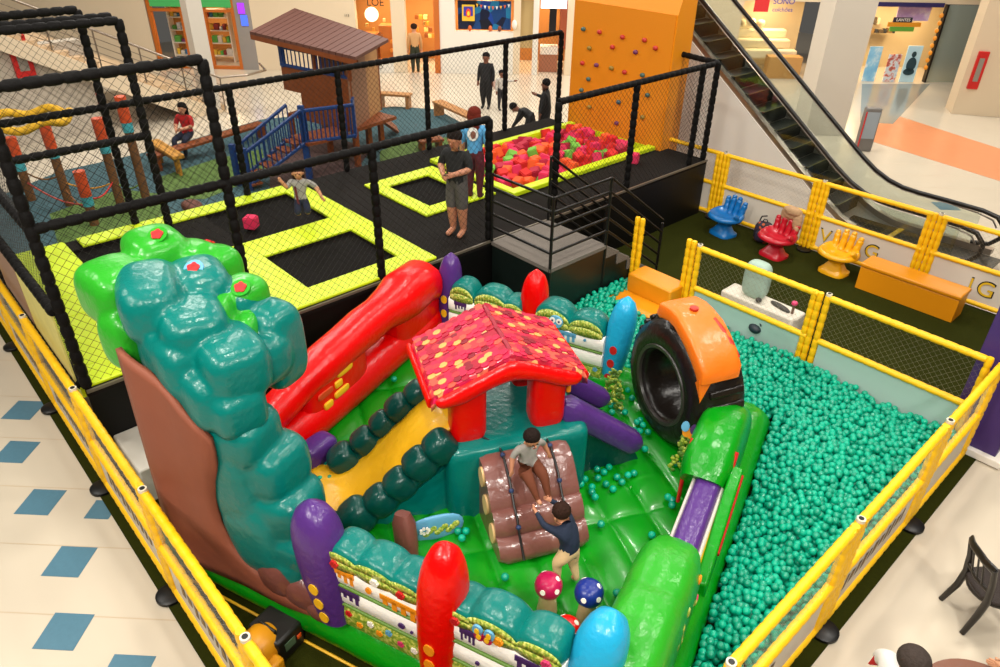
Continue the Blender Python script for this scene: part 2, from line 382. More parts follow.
for i, p in enumerate(pts):
    if id(p) in ns: continue
    n = len(mb.v); mb.v.extend([v+p for v in SV]); mb.f.extend([[n+k for k in f] for f in SF]); mb.m.extend([i % 2]*len(SF))
me = bpy.data.meshes.new('ball_pit_balls'); me.from_pydata([tuple(v) for v in mb.v], [], mb.f)
for m in BALLM: me.materials.append(m)
me.polygons.foreach_set('material_index', mb.m); me.shade_smooth()
o = bpy.data.objects.new('ball_pit_balls', me); COL.objects.link(o)
tag(o, 'mass of teal plastic balls filling the pit round the inflatable', 'balls', kind='stuff')
# ================================================================== trampoline platform
PX0, PX1, PY0, PY1, PZ = -12.35, -8.0, 1.05, 13.3, 1.20
plat = empty('trampoline_platform', (-10.2, 7.2, 0), 0, 'raised black trampoline deck with lime green pads round sunken black beds', 'trampoline platform')
PT = Matrix.Translation((10.2, -7.2, 0))
def pbox(mb, lo, hi, mi=0): mb.box(lo, hi, mi, PT)
# deck as strips round the beds and the foam pit
beds = [(-9.78, 2.02, -8.42, 3.42), (-9.78, 4.14, -8.46, 5.68), (-11.95, 2.02, -10.42, 3.42), (-11.95, 4.14, -10.42, 5.68), (-11.0, 7.28, -9.72, 8.22)]
pit = (-11.45, 8.92, -9.3, 12.99)
xs = sorted({PX0, PX1, -9.0} | {v for b in beds+[pit] for v in (b[0], b[2])}); ys = sorted({PY0, PY1, 12.99} | {v for b in beds+[pit] for v in (b[1], b[3])})
m = MB(); mbeds = []
for i in range(len(xs)-1):
    for j in range(len(ys)-1):
        cx = (xs[i]+xs[i+1])/2; cy = (ys[j]+ys[j+1])/2
        if cx < -9.0 and cy > 12.99: continue
        if any(b[0] < cx < b[2] and b[1] < cy < b[3] for b in beds+[pit]): continue
        pbox(m, (xs[i], ys[j], PZ-.08), (xs[i+1], ys[j+1], PZ))
m.build('deck', DECK, plat, smooth=False)
for b in beds:
    m = MB(); pbox(m, (b[0], b[1], PZ-.09), (b[2], b[3], PZ-.045)); m.build('trampoline_bed', BED, plat, smooth=False)
def skirt(name, lo, hi, mm=SKIRT, par=None): m = MB(); pbox(m, lo, hi); return m.build(name, mm, par or plat, smooth=False)
skirt('front_skirt', (PX1-.03, PY0, .012), (PX1, PY1, PZ-.08)); skirt('side_skirt', (-8.98, PY1-.03, .012), (PX1-.03, PY1, PZ-.08))
skirt('back_skirt', (PX0, PY0, .03), (PX0+.03, 12.97, PZ-.08)); skirt('left_skirt', (PX0+.03, PY0, .012), (PX1-.03, PY0+.03, PZ-.08))
m = MB(); pbox(m, (PX1-.02, PY0, PZ-.03), (PX1+.012, PY1+.012, PZ+.006)); m.build('edge_trim', mat('grey_trim', '#6e6557', .4, metal=.4), plat, smooth=False)
def pad(name, polys, z=.05):
    m = MB()
    for x0, y0, x1, y1 in polys:
        m.box((x0, y0, PZ+.002), (x1, y1, PZ+z), 0, PT)
    return m.build(name, LIME, plat, bevel=.015)
# lime pads round the twin beds of each row
pad('lime_pad', [(-9.78, 3.42, -8.46, 4.14)]); pad('lime_pad', [(-8.46, 1.08, -8.04, 6.12)]); pad('lime_pad', [(-10.42, 1.08, -9.78, 6.12)])
pad('lime_pad', [(-9.78, 5.68, -8.46, 6.12)]); pad('lime_pad', [(-9.78, 1.08, -8.46, 2.02)]); pad('lime_pad', [(-11.95, 5.68, -10.42, 6.12)])
pad('lime_pad', [(-12.3, 2.2, -11.95, 6.12)]); pad('lime_pad', [(-12.3, 1.08, -10.42, 2.02)])
for q in ((-11.35, 6.98, -11.0, 8.6), (-9.72, 6.98, -9.42, 8.6), (-11.0, 6.98, -9.72, 7.28), (-11.0, 8.22, -9.72, 8.6)): pad('lime_pad', [q])
for q in ((-11.62, 8.75, -11.45, 12.97), (-9.3, 8.75, -9.1, 12.97), (-11.45, 8.75, -9.3, 8.92)): pad('lime_pad', [q], .09)
m = MB(); pbox(m, (pit[0], pit[1], .9), (pit[2], pit[3], .95)); m.build('foam_pit_floor', BED, plat, smooth=False)
m = MB()
pbox(m, (pit[0]-.002, pit[1], .95), (pit[0]+.012, pit[3], PZ+.05)); pbox(m, (pit[2]-.012, pit[1], .95), (pit[2]+.002, pit[3], PZ+.05))
pbox(m, (pit[0], pit[1]-.002, .95), (pit[2], pit[1]+.012, PZ+.05)); pbox(m, (pit[0], pit[3]-.012, .95), (pit[2], pit[3]+.002, PZ+.04))
m.build('foam_pit_lining', LIME, plat, smooth=False)
# left side wall: pale printed sheet with a white and brown margin, lime strip on top
m = MB(); pbox(m, (-9.72, PY0-.055, 1.27), (-8.13, PY0-.035, 2.22)); m.build('side_banner', mat('pale_yellow_banner', '#c9bf6a', .6, var=.15), plat, smooth=False)
m = MB(); pbox(m, (-11.2, PY0-.055, 1.27), (-9.80, PY0-.035, 2.22)); m.build('side_banner', mat('brown_banner', '#8b6a56', .6, var=.15), plat, smooth=False)
m = MB(); pbox(m, (-12.3, PY0-.04, 1.1), (-8.05, PY0-.004, 1.24)); m.build('side_strip', LIME, plat, smooth=False)

# ------------------------------------------------------------------ safety cage (padded poles, rails, nets)
cage = empty('safety_cage', (-8.05, 1.05, PZ), 0, 'black padded safety cage with netting standing round the trampoline deck', 'safety cage')
CT = Matrix.Translation((8.05, -1.05, -PZ))
def cpole(name, a, b, r=.062, pitch=.16): m = MB(); noodle(m, a, b, r, pitch, 10, T=CT, depth=.22); m.build(name, BNOOD, cage)
HC = PZ+1.95; HT_ = PZ+3.32; XF = -8.06; XB = -12.28
for x, y, top in ((XF, 1.08, HT_), (XF, 3.12, HT_), (XF, 5.12, HC), (XF, 7.2, HC), (XF, 8.7, HC), (XF, 10.7, HC), (XF, 12.72, HC), (XF, 13.22, HC),
                  (XB, 1.08, HT_), (XB, 3.12, HT_), (XB, 5.1, HC), (XB, 7.2, HC), (XB, 9.25, HC), (XB, 11.45, HC), (XB, 13.22, HC), (-11.15, 3.3, HT_), (-9.25, 13.4, HC)):
    cpole('post', (x, y, PZ+.01 if x < -7 else PZ), (x, y, top))
for a, b in (((XF, 1.08, HC), (XF, 7.2, HC)), ((XF, 8.7, HC), (XF, 13.22, HC)), ((XB, 1.08, HC), (XB, 13.22, HC)), ((XF, 1.08, HT_), (XF, 3.12, HT_)), ((XB, 1.08, HT_), (XB, 3.12, HT_)),
             ((-11.3, 1.08, HT_-.02), (-11.15, 3.3, HT_-.02)), ((-11.5, 1.08, HT_), (-11.4, 3.3, HT_)), ((-11.15, 1.08, HC-.2), (-11.15, 3.3, HC-.2)), ((XF, 1.08, HC), (XB, 1.08, HC)), ((XF, 1.08, HT_), (XB, 1.08, HT_)),
             ((XF, 13.22, HC), (-9.25, 13.4, HC)), ((XF, 1.04, PZ+.05), (XB, 1.04, PZ+.05)), ((XF, 1.02, PZ+1.02), (XB, 1.02, PZ+1.02))):
    cpole('rail', a, b, .058)
def cnet(o, eu, ev, s=.078):
    m = MB(); net(m, o, eu, ev, s, .0026); m.v = [CT @ v for v in m.v]; m.build('net', NETB, cage, smooth=False)
cnet((XF, 1.08, PZ), (0, 2.04, 0), (0, 0, HT_-PZ)); cnet((XF, 3.12, PZ), (0, 2.0, 0), (0, 0, HC-PZ)); cnet((XF, 5.12, PZ), (0, 2.08, 0), (0, 0, HC-PZ))
cnet((XF, 8.7, PZ), (0, 4.52, 0), (0, 0, HC-PZ)); cnet((XB, 1.08, PZ), (0, 2.04, 0), (0, 0, HT_-PZ)); cnet((XB, 3.12, PZ), (0, 10.1, 0), (0, 0, HC-PZ))
cnet((XF, 1.08, PZ), (-4.22, 0, 0), (0, 0, HT_-PZ)); cnet((XF, 13.22, PZ), (-1.2, .18, 0), (0, 0, HC-PZ))

# ------------------------------------------------------------------ entry stairs with railing
st = empty('entry_staircase', (-6.65, 7.18, 0), 0, 'black entry stairs with grey carpet landing and black rails beside the ball pit', 'stairs')
STT = Matrix.Translation((6.65, -7.18, 0)); GREYC = ramp_mat('speckled_grey_carpet', 'NOISE', 160, [(0, '#3c3733'), (.5, '#5a534c'), (.6, '#837a70')], .9, const=False)
MB().box((-7.97, 7.18, PZ-.06), (-6.65, 8.5, PZ), 0, STT).build('landing', GREYC, st, smooth=False)
MB().box((-7.97, 7.20, .012), (-6.67, 8.5, PZ-.06), 0, STT).build('landing_skirt', mat('dark_skirt', '#0c1512', .4), st, smooth=False)
n = 5; rz = PZ/(n+1)
m = MB()
for k in range(n):
    z = PZ-(k+1)*rz; y = 8.5+k*.30
    m.box((-7.95, y, .012), (-6.67, y+.30, z-.04), 1, STT); m.box((-7.97, y, z-.04), (-6.65, y+.32, z), 0, STT)
    m.prism([(y, z), (y+.0, z+rz-.02), (y+.30, z)], 0, .015, 0, STT @ Matrix(((0, 0, 1, -6.665), (1, 0, 0, 0), (0, 1, 0, 0), (0, 0, 0, 1))))
m.build('steps', [GREYC, mat('dark_skirt', '#0c1512', .4)], st, smooth=False)
def rail(pts, r=.022, nm='rail'):
    m = MB(); m.tube(pts, r, 8, T=STT); m.build(nm, BLACKM, st)
for p, z0 in (((-6.67, 7.2), 0.012), ((-6.67, 8.48), .012), ((-6.67, 10.0), .012), ((-7.98, 8.5), PZ), ((-7.95, 10.0), .012), ((-7.98, 7.2), PZ)):
    top = 1.12+PZ if p[1] < 9 else 1.15
    rail([(p[0], p[1], z0), (p[0], p[1], top)], .024, 'railing_post')
for k in range(5):
    z = PZ+.25+k*.218
    rail([(-7.98, 7.2, z), (-6.67, 7.2, z)]); rail([(-6.67, 7.2, z), (-6.67, 8.48, z)])
    rail([(-6.67, 8.48, z), (-6.67, 10.0, z-1.12)]); rail([(-7.98, 8.5, z), (-7.95, 10.0, z-1.12)])

# ------------------------------------------------------------------ climbing wall
cw = empty('climbing_wall', (-10.3, 13.3, PZ-1.2), 0, 'tall orange climbing wall with small coloured holds behind the foam cube pit', 'climbing wall')
CWT = Matrix.Translation((10.3, -13.3, -(PZ-1.2)))
ORW = mat('orange_climbing_board', '#e28a08', .45, bump=.08, bscale=30)
WX0, WX1 = -11.75, -9.0
def yz(y, z): return (y, z)
prof = [(13.02, .06), (13.02, PZ+2.72), (13.40, PZ+3.9), (13.62, PZ+3.9), (13.62, .06)]
Mx = Matrix(((0, 0, 1, 0), (1, 0, 0, 0), (0, 1, 0, 0), (0, 0, 0, 1)))
MB().prism(prof, WX0, WX1, 0, CWT @ Mx).build('wall_panel', ORW, cw, smooth=False)
MB().prism([(13.0, PZ-.02), (13.0, PZ+2.72), (13.02, PZ+2.72), (13.02, PZ-.02)], WX0+.02, WX1-.03, 0, CWT @ Mx).build('front_board', mat('orange_front_board', '#d67f08', .5, bump=.1, bscale=25), cw, smooth=False)
HC_ = ['#b3281e', '#3f5a52', '#6b2a55', '#8a6d1e', '#2e4f5a']
for i, (px, py, c) in enumerate(((584,29,1),(600,32,0),(623,37,0),(645,40,0),(656,48,0),(590,48,3),(613,47,0),(636,52,2),(583,63,0),(597,65,2),(612,68,3),(625,72,0),(589,79,1),(582,90,1),(643,75,1),(648,95,1),(619,102,4),(590,107,3),(643,117,3),(617,123,2))):
    d = (px-500)/F_PX*_r-(py-333.5)/F_PX*_u+_fw; p = Vector((0, 0, CAM_H))+d*(13.0/d.y)
    m = MB(); m.puff((p.x, p.y-.02, p.z), (.06, .045, .045), .8, .9, 8, 6, T=CWT); m.build('climbing_hold', mat('hold_%d' % c, HC_[c], .5), cw)

# ------------------------------------------------------------------ foam cubes
FC = {'pink': '#cf2350', 'red': '#c91a14', 'orange': '#e2541a', 'crimson': '#a81432', 'green': '#6fae3c'}
FCM = {k: mat('foam_'+k, v, .8) for k, v in FC.items()}
def cube_mesh(c, s=.2):
    bm = bmesh.new(); bmesh.ops.create_cube(bm, size=s); bmesh.ops.bevel(bm, geom=bm.edges[:], offset=.018, segments=2, affect='EDGES')
    me = bpy.data.meshes.new('foam_cube'); bm.to_mesh(me); bm.free(); me.materials.append(FCM[c]); me.shade_smooth(); me.set_sharp_from_angle(angle=radians(40)); return me
CM = {k: cube_mesh(k) for k in FC}
rr = random.Random(11); keys = ['pink']*6+['red']*6+['orange']*4+['crimson']*3+['green']*3
yv = 9.08; j = 0
while yv < 12.8:
    xv = -11.32+(j % 2)*.1
    while xv < -9.4:
        for lay in range(2):
            if lay == 1 and rr.random() < .45: continue
            c = rr.choice(keys); o = bpy.data.objects.new('foam_cube', CM[c]); COL.objects.link(o)
            hump = .12*sin(pi*(xv+11.5)/2.2)*sin(pi*(yv-8.9)/4.1)+.0
            o.location = (xv+rr.uniform(-.05, .05), yv+rr.uniform(-.05, .05), 1.06+lay*.15+hump+rr.uniform(-.03, .03)); o.rotation_euler = (rr.uniform(-.4, .4), rr.uniform(-.4, .4), rr.uniform(0, 1.5))
            tag(o, '%s foam cube in the heap filling the foam pit' % c, 'foam cube', '%s foam cubes in the pit' % c)
        xv += .205
    yv += .2; j += 1
for (px, py, z, c, lab) in ((207, 248, PZ+.1, 'red', 'red foam cube lying on the trampoline bed, left of the jumping child'), (251, 222, PZ+.1, 'pink', 'pink foam cube lying on the far trampoline bed near the jumping child'), (634, 158, PZ+.1, 'pink', 'pink foam cube lying alone on the black deck beside the foam pit'), (536, 113, PZ+.1, 'red', None)):
    if not lab: continue
    o = bpy.data.objects.new('foam_cube', CM[c]); COL.objects.link(o); o.location = G(px, py, z); o.rotation_euler = (.0, 0, rr.uniform(.3, 1)); tag(o, lab, 'foam cube')
# ================================================================== the inflatable playground
INF = empty('inflatable_playground', tuple(O_), AN, 'large inflatable play castle with red roofed hut, tree, tyre and yellow slide', 'inflatable')
q45 = sqrt(.5)
MT = Matrix(((q45, q45, 0, 0), (-q45, q45, 0, 0), (0, 0, 1, 0), (0, 0, 0, 1)))   # (p, q, z) -> (u, v, z)
def grp(name): o = bpy.data.objects.new(name, None); COL.objects.link(o); o.parent = INF; o.empty_display_size = .1; return o
# base tubes
for nm, a, b in (('base_tube', (-1.0, .3), (4.35, .3)), ('base_tube', (4.08, .1), (4.08, 5.3)), ('base_tube', (4.3, 5.05), (-1.0, 5.05)), ('base_tube', (-.85, 5.2), (-.85, .1))):
    m = MB(); n = 26; pts = []; rad = []
    for i in range(n+1):
        t = i/n; pts.append((a[0]+(b[0]-a[0])*t, a[1]+(b[1]-a[1])*t, .27)); e = min(1, min(t, 1-t)*18+.45); rad.append((.27*e*(1-.02*(i % 4 == 0)), .26*e))
    m.tube(pts, rad, 20, up=(0, 0, 1)); m.build(nm, GREEN, INF)
m = MB()
m.tube([(-1.0, .035, .03), (4.3, .035, .03)], .014, 6); m.build('yellow_hem', YELLOWP, INF)
# quilted floor
m = MB(); NU, NV = 210, 210; vs = []; fs = []
for j in range(NV+1):
    for i in range(NU+1):
        u = -.8+4.9*i/NU; v = .35+4.7*j/NV; p = (u-v)*q45; q = (u+v)*q45
        s1 = abs(sin(pi*(q+.12)/.46)); s2 = 1 if p < -.1 else abs(sin(pi*(p-.35)/1.5))
        if p < -.5: s2 = abs(sin(pi*(p)/.9))
        z = .26+.09*min(1, s1**.3)*min(1, (s2+.001)**.25)
        vs.append((u, v, z))
for j in range(NV):
    for i in range(NU):
        a = j*(NU+1)+i; fs.append((a, a+1, a+NU+2, a+NU+1))
m.add(vs, fs); m.build('floor_cushion', FLOORG, INF)

# leaning pickets
def picket(name, base, top, w, d, m_, dots=None, dm=None, dirn=(0, -1, 0), bulge=1.0):
    mb = MB(); b = Vector(base); t = Vector(top); n = 16; pts = []; rad = []
    for i in range(n+1):
        s = i/n; pts.append(b.lerp(t, s))
        k = (.66+.34*sin(min(1, s/.62)*pi/2)) if s < .66 else max(.10, sqrt(max(0, 1-((s-.66)/.34)**2.2)))
        rad.append((w*k*bulge, d*k))
    mb.tube(pts, rad, 20, up=dirn, e=.85); o = mb.build(name, m_, INF)
    if dots:
        for s in dots:
            c = b.lerp(t, s)+Vector(dirn)*(d*(.66+.34*sin(min(1, s/.62)*pi/2))-.012)
            MB().disc(c, dirn, .05, .02, ry=.065).build('dot', dm, o)
    return o
nd = (0, -1, 0)
picket('purple_picket', (1.37, .15, .50), (1.20, .22, 1.80), .23, .2, PURPLE, (.1, .24, .38), YELLOWP, nd)
picket('red_picket', (2.44, .15, .25), (2.50, .25, 1.95), .20, .2, RED, (.16, .28, .40), ORANGEP, nd)
picket('blue_picket', (3.62, .18, .35), (3.78, .5, 1.66), .21, .22, BLUE, None, None, nd)
picket('purple_picket', (-.38, 5.0, .35), (-.32, 5.05, 1.66), .17, .16, PURPLE, (.12, .3, .48), YELLOWP, nd)
picket('red_picket', (.98, 5.05, .35), (1.0, 5.1, 1.70), .19, .18, RED, None, None, nd)
picket('blue_picket', (2.2, 5.0, .3), (2.32, 5.05, 1.66), .18, .17, BLUE, (.12, .3, .46), REDP, nd)

# printed fence walls with bushes on top
def bush_wall(u0, u1, v, z0, bumps, face=-1, decor='a', wt=.15):
    near = decor in 'ab'; f0, b1, b2, zt, g1, g2 = (.22, .50, .75, .88, .38, .63) if near else (.13, .33, .57, .68, .22, .45)
    L = u1-u0
    mb = MB()
    mb.tube([(u0, v, z0+f0), (u1, v, z0+f0)], (.165, .17 if near else .13), 16, 0, up=(0, 0, 1), e=.5)
    w = mb.build('printed_wall', FOLIAGE, INF)
    mb = MB()
    for k, zz in enumerate((z0+b1, z0+b2)):
        mb.tube([(u0, v, zz), ((u0+u1)/2, v-.0, zz), (u1, v, zz)], (.165, .12), 16, 0, up=(0, 0, 1), e=.42)
    mb.build('white_band', WHITEV, w)
    mb = MB()
    for zz in (z0+g1, z0+g2):
        mb.tube([(u0+.01, v+face*.150, zz), (u1-.01, v+face*.150, zz)], (.02, .018), 8, 0, up=(0, 0, 1))
    mb.build('green_stripe', GREENP, w)
    # bushes: rounded loaf whose top follows the bumps
    n = 60; vs = []; fs = []; mi = []; seg = 16; zb = z0+zt
    for i in range(n+1):
        uu = u0+L*i/n; h = .04; wd = .11
        for c, r, hh in bumps:
            d = abs(uu-c)/r
            if d < 1: h = max(h, .05+(.64 if near else 1.0)*hh*(1-d**2.4)**.6); wd = max(wd, .13+.03*(1-d*d))
        e = min(1, (i+.6)/2.2, (n-i+.6)/2.2)
        for k in range(seg):
            th = 2*pi*k/seg; c = cos(th); s_ = sin(th)
            vs.append((uu, v-face*.01+math.copysign(abs(c)**.55, c)*(wd+.01)*e, zb-.05+(h*e+.02)*(.5+.5*math.copysign(abs(s_)**.6, s_))))
    for i in range(n):
        for k in range(seg):
            a = i*seg+k; b = i*seg+(k+1) % seg; fs.append((a, b, b+seg, a+seg)); mi.append(0)
    fs.append(tuple(range(seg))); fs.append(tuple(n*seg+k for k in range(seg))); mi += [0, 0]
    mb = MB(); mb.add(vs, fs, mi); mb.build('bush_top', TEAL, w)
    # leafy printed mounds on the front of each bush
    mb = MB()
    for c, r, hh in bumps:
        prev = None
        for i in range(13):
            x = c-r*.86+r*1.72*i/12; t = (x-c)/r; hz = max(.02, hh*(.62 if near else .82)*sqrt(max(0, 1-(t*1.1)**2)))
            wd = .135+.03*(1-t*t)
            row = [(x, v+face*(wd*.98+.006), zb-.03), (x, v+face*(wd*1.0+.008), zb+hz*.5), (x, v+face*(wd*.97+.008), zb+hz)]
            if prev: 
                for a in range(2): mb.add([prev[a], row[a], row[a+1], prev[a+1]], [(0, 1, 2, 3)])
            prev = row
    o = mb.build('leafy_print', FOLIAGE, w)
    md = o.modifiers.new('s', 'SOLIDIFY'); md.thickness = .008; md.offset = 0
    # drips and flowers
    FM6 = [ORANGEP, PURP, PINKP, REDP, BLUEP, WHITEP]
    mb = MB(); r = random.Random(decor)
    def spot(x, z, rx, rz, mi, off=.166): MB().disc((x, v+face*off, z), (0, face, 0), rx, .012, 12, mi, ry=rz).build('printed_spot', FM6, w)
    dm = 0 if decor in 'ac' else 1
    def drip(x, z, w_, mi):
        mb = MB()
        mb.box((x, min(v+face*.160, v+face*.170), z-.03), (x+w_, max(v+face*.160, v+face*.170), z+.03), mi)
        for k in range(4): 
            l = r.uniform(.04, .1); xx = x+w_*(k+.3)/4
            mb.box((xx, min(v+face*.160, v+face*.170), z-.03-l), (xx+w_*.13, max(v+face*.160, v+face*.170), z), mi)
        mb.build('printed_drip', FM6, w)
    if decor == 'a': drip(u0+.05, z0+.82, .25, 0); drip(u1-.42, z0+.76, .36, 0); drip(u0+.08, z0+.58, .25, 1); spot(u0+.45, z0+.76, .03, .035, 0); spot(u1-.22, z0+.5, .035, .028, 1); spot(u1-.12, z0+.48, .015, .015, 1)
    elif decor == 'b': drip(u0+.14, z0+.82, .14, 1); drip(u0+.62, z0+.80, .3, 1); spot(u0+.3, z0+.5, .02, .02, 1)
    elif decor == 'c': drip(u0+.1, z0+.62, .2, 1)
    else: drip(u0+.35, z0+.62, .3, 4); spot(u0+.78, z0+.6, .02, .02, 4)
    for k in range(int(L/.11)):
        x = u0+.08+k*.11+r.uniform(-.02, .02); z = z0+f0+r.uniform(-.06, .08); mi = r.choice([2, 3, 4, 5, 0, 2])
        fl = MB()
        for j in range(5): a = j*2*pi/5; fl.disc((x+.020*cos(a), v+face*.166, z+.020*sin(a)), (0, face, 0), .016, .008, 7, mi)
        fl.build('printed_flower', FM6, w)
    for c, rd, hh in (bumps if near else ()):
        x = c+r.uniform(-.05, .1); z = zb+.04; mi = r.choice([2, 3, 0, 5])
        fl = MB()
        for j in range(6): a = j*2*pi/6; fl.disc((x+.024*cos(a), v+face*.185, z+.024*sin(a)), (0, face, 0), .018, .012, 7, mi)
        fl.build('printed_flower', FM6, w)
    return w
bush_wall(1.38, 2.36, .26, .42, [(1.55, .2, .26), (1.88, .24, .27), (2.18, .2, .24)], -1, 'a')
w2 = bush_wall(2.56, 3.56, .26, .42, [(2.68, .16, .2), (2.96, .26, .3), (3.36, .22, .28)], -1, 'b')
bush_wall(-.26, .9, 5.0, .38, [(-.05, .22, .26), (.42, .3, .26), (.76, .2, .2)], -1, 'c')
w4 = bush_wall(1.08, 2.12, 5.0, .38, [(1.36, .3, .3), (1.85, .28, .26)], -1, 'd')
# owl and butterfly prints (plain generic animals)
mb = MB()
mb.disc((1.44, 4.81, 1.16), (0, -1, 0), .10, .015, 16, 0, ry=.09)
for sx in (-.045, .05): mb.disc((1.44+sx, 4.80, 1.18), (0, -1, 0), .042, .012, 12, 1); mb.disc((1.44+sx, 4.787, 1.18), (0, -1, 0), .015, .006, 8, 2)
mb.disc((1.44, 4.79, 1.10), (0, -1, 0), .012, .01, 6, 3, ry=.02)
mb.build('printed_owl', [BLUEP, WHITEP, PURP, ORANGEP], w4)
mb = MB()
for sx, sz, mi in ((-.05, .03, 0), (.05, .03, 0), (-.035, -.025, 1), (.035, -.025, 1)): mb.disc((2.93+sx, .06, 1.36+sz), (0, -1, 0), .045, .01, 12, mi, ry=.055); mb.disc((2.93+sx, .048, 1.36+sz), (0, -1, 0), .022, .006, 8, 2, ry=.03)
mb.build('printed_butterfly', [BLUEP, MAGENTAV, YELLOWP], w2)

# ------------------------------------------------------------------ tree
tree = grp('tree')
# bark sheet at the back of the trunk
n = 24; vs = []; fs = []
for i in range(n+1):
    z = .42+2.45*i/n; t = i/n
    left = -.62+.12*t; right = 1.25-1.55*min(1, t*2.0)**.7+.10*t if t < .5 else (-.25+.05)+.95*(t-.5)**1.0
    right = [1.3, 1.0, .78, .6, .46, .36, .30, .26, .24, .22, .20, .20, .20, .21, .22, .24, .26, .28, .31, .34, .36, .37, .38, .38, .38][i]
    for k in range(9):
        s = k/8; zt_ = 2.87-.62*s*s; vs.append((left+(right-left)*s, .06-.05*sin(pi*s)-.02*sin(3*pi*s)+.06*(1-t)**2*s, .42+(zt_-.42)*t))
for i in range(n):
    for k in range(8): a = i*9+k; fs.append((a, a+1, a+10, a+9))
mb = MB(); mb.add(vs, fs); o = mb.build('trunk_sheet', BARK, tree); md = o.modifiers.new('s', 'SOLIDIFY'); md.thickness = .05; md.offset = 0
mb = MB()
mb.puff((.0, .35, 1.4), (.42, .22, 1.3), .5, .8); mb.puff((1.0, .2, .60), (.3, .16, .2), .8, .9); mb.puff((.72, .16, .68), (.25, .13, .25), .8, .9); mb.puff((1.22, .16, .52), (.2, .13, .13), .8, .9)
mb.build('trunk', BROWN, tree)
def lobes(name, L, m_, vox=.028):
    mb = MB()
    for c, r, R, e in L: mb.puff(c, r, e, e, 24, 16, R=R)
    o = mb.build(name, m_, tree); md = o.modifiers.new('r', 'REMESH'); md.mode = 'VOXEL'; md.voxel_size = vox; md.use_smooth_shade = True
    md = o.modifiers.new('s', 'SMOOTH'); md.factor = .6; md.iterations = 2; return o
def rz(a, ax='Z'): return Matrix.Rotation(radians(a), 3, ax)
Z0 = rz(0)
lobes('leaf_column', (((.36, .36, 2.10), (.33, .28, .26), rz(8), .6), ((.52, .46, 1.74), (.34, .30, .27), rz(-6, 'Y'), .58), ((.66, .42, 1.34), (.34, .30, .26), rz(10), .58), ((.78, .38, .95), (.33, .28, .26), Z0, .6), ((.36, .30, 1.55), (.28, .24, .62), rz(-6, 'Y'), .6),
    ((.50, .28, 1.05), (.33, .24, .46), rz(-14, 'Y'), .6), ((.72, .26, .74), (.33, .2, .26), Z0, .7)), TEAL)
lobes('teal_crown', (((-.46, .44, 3.14), (.40, .26, .28), rz(-38), .6), ((-.34, .85, 3.09), (.33, .25, .25), rz(-30), .62), ((-.04, .46, 2.96), (.33, .28, .27), rz(-34), .58), ((.32, .46, 2.76), (.34, .28, .27), rz(-24), .56),
    ((-.04, .97, 2.96), (.22, .2, .22), rz(10), .7), ((.22, 1.04, 2.58), (.25, .24, .42), Z0, .55), ((-.24, .44, 2.72), (.42, .26, .36), rz(-30), .6), ((.12, .42, 2.45), (.36, .26, .30), rz(-20), .6), ((-.25, .72, 2.8), (.36, .3, .33), Z0, .7), ((.30, .8, 2.60), (.24, .26, .24), Z0, .7), ((.38, .34, 2.42), (.28, .24, .24), rz(-20), .58), ((-.12, .26, 2.70), (.34, .2, .34), rz(-15), .6), ((.14, .24, 2.52), (.34, .2, .28), rz(-10), .6)), TEAL)
lobes('light_green_crown', (((-.92, .92, 3.24), (.30, .26, .25), rz(-20), .6), ((-.88, .44, 3.12), (.32, .28, .28), rz(-10), .6), ((-.66, .24, 2.80), (.2, .16, .28), Z0, .65), ((-.66, 1.10, 3.16), (.24, .2, .2), Z0, .7), ((-.50, 1.22, 3.06), (.2, .2, .24), Z0, .7),
    ((-.02, 1.02, 3.0), (.2, .2, .2), Z0, .62), ((.0, .74, 3.02), (.26, .12, .14), rz(-60), .8), ((.22, .78, 2.86), (.2, .1, .14), rz(-60), .8)), LGREEN)
def nrm_to_cam(p): return (Vector((4.57, -2.94, 6.2))-Vector(p)).normalized()
for px, c, k in ((0, (-.78, .88, 3.49), 0), (1, (-.28, .78, 3.33), 1), (2, (.08, .92, 3.17), 0)):
    mb = MB()
    nn = Vector((.25, -.5, 1)).normalized(); c = Vector(c)
    mb.disc(c, nn, .085, .012, 14, 1 if k == 0 else 2)
    mb.disc(c+nn*.012, nn, .05, .01, 7, 0)
    for j in range(5): a = j*2*pi/5; e1 = nn.orthogonal().normalized(); e2 = nn.cross(e1); mb.disc(c+nn*.014+e1*.035*cos(a)+e2*.035*sin(a), nn, .022, .01, 7, 0)
    mb.build('printed_flower', [REDP, LGREEN, BLUEP], tree)
# printed strawberry basket picture on the crown side facing in
mb = MB(); 
for (x, z, r, mi) in ((.0, 0, .16, 0), (-.05, -.04, .07, 1), (.04, -.07, .06, 1), (.05, .04, .05, 2), (-.03, .07, .05, 2), (-.06, -.1, .04, 1), (.0, -.02, .025, 3)):
    mb.disc((.24+x*.9, .79+x*.1, 2.62+z), (.15, -1, .25), r, .012-.001*mi, 14, mi)
mb.build('berry_print', [BLUEP, REDP, GREENP, CREAMP], tree)

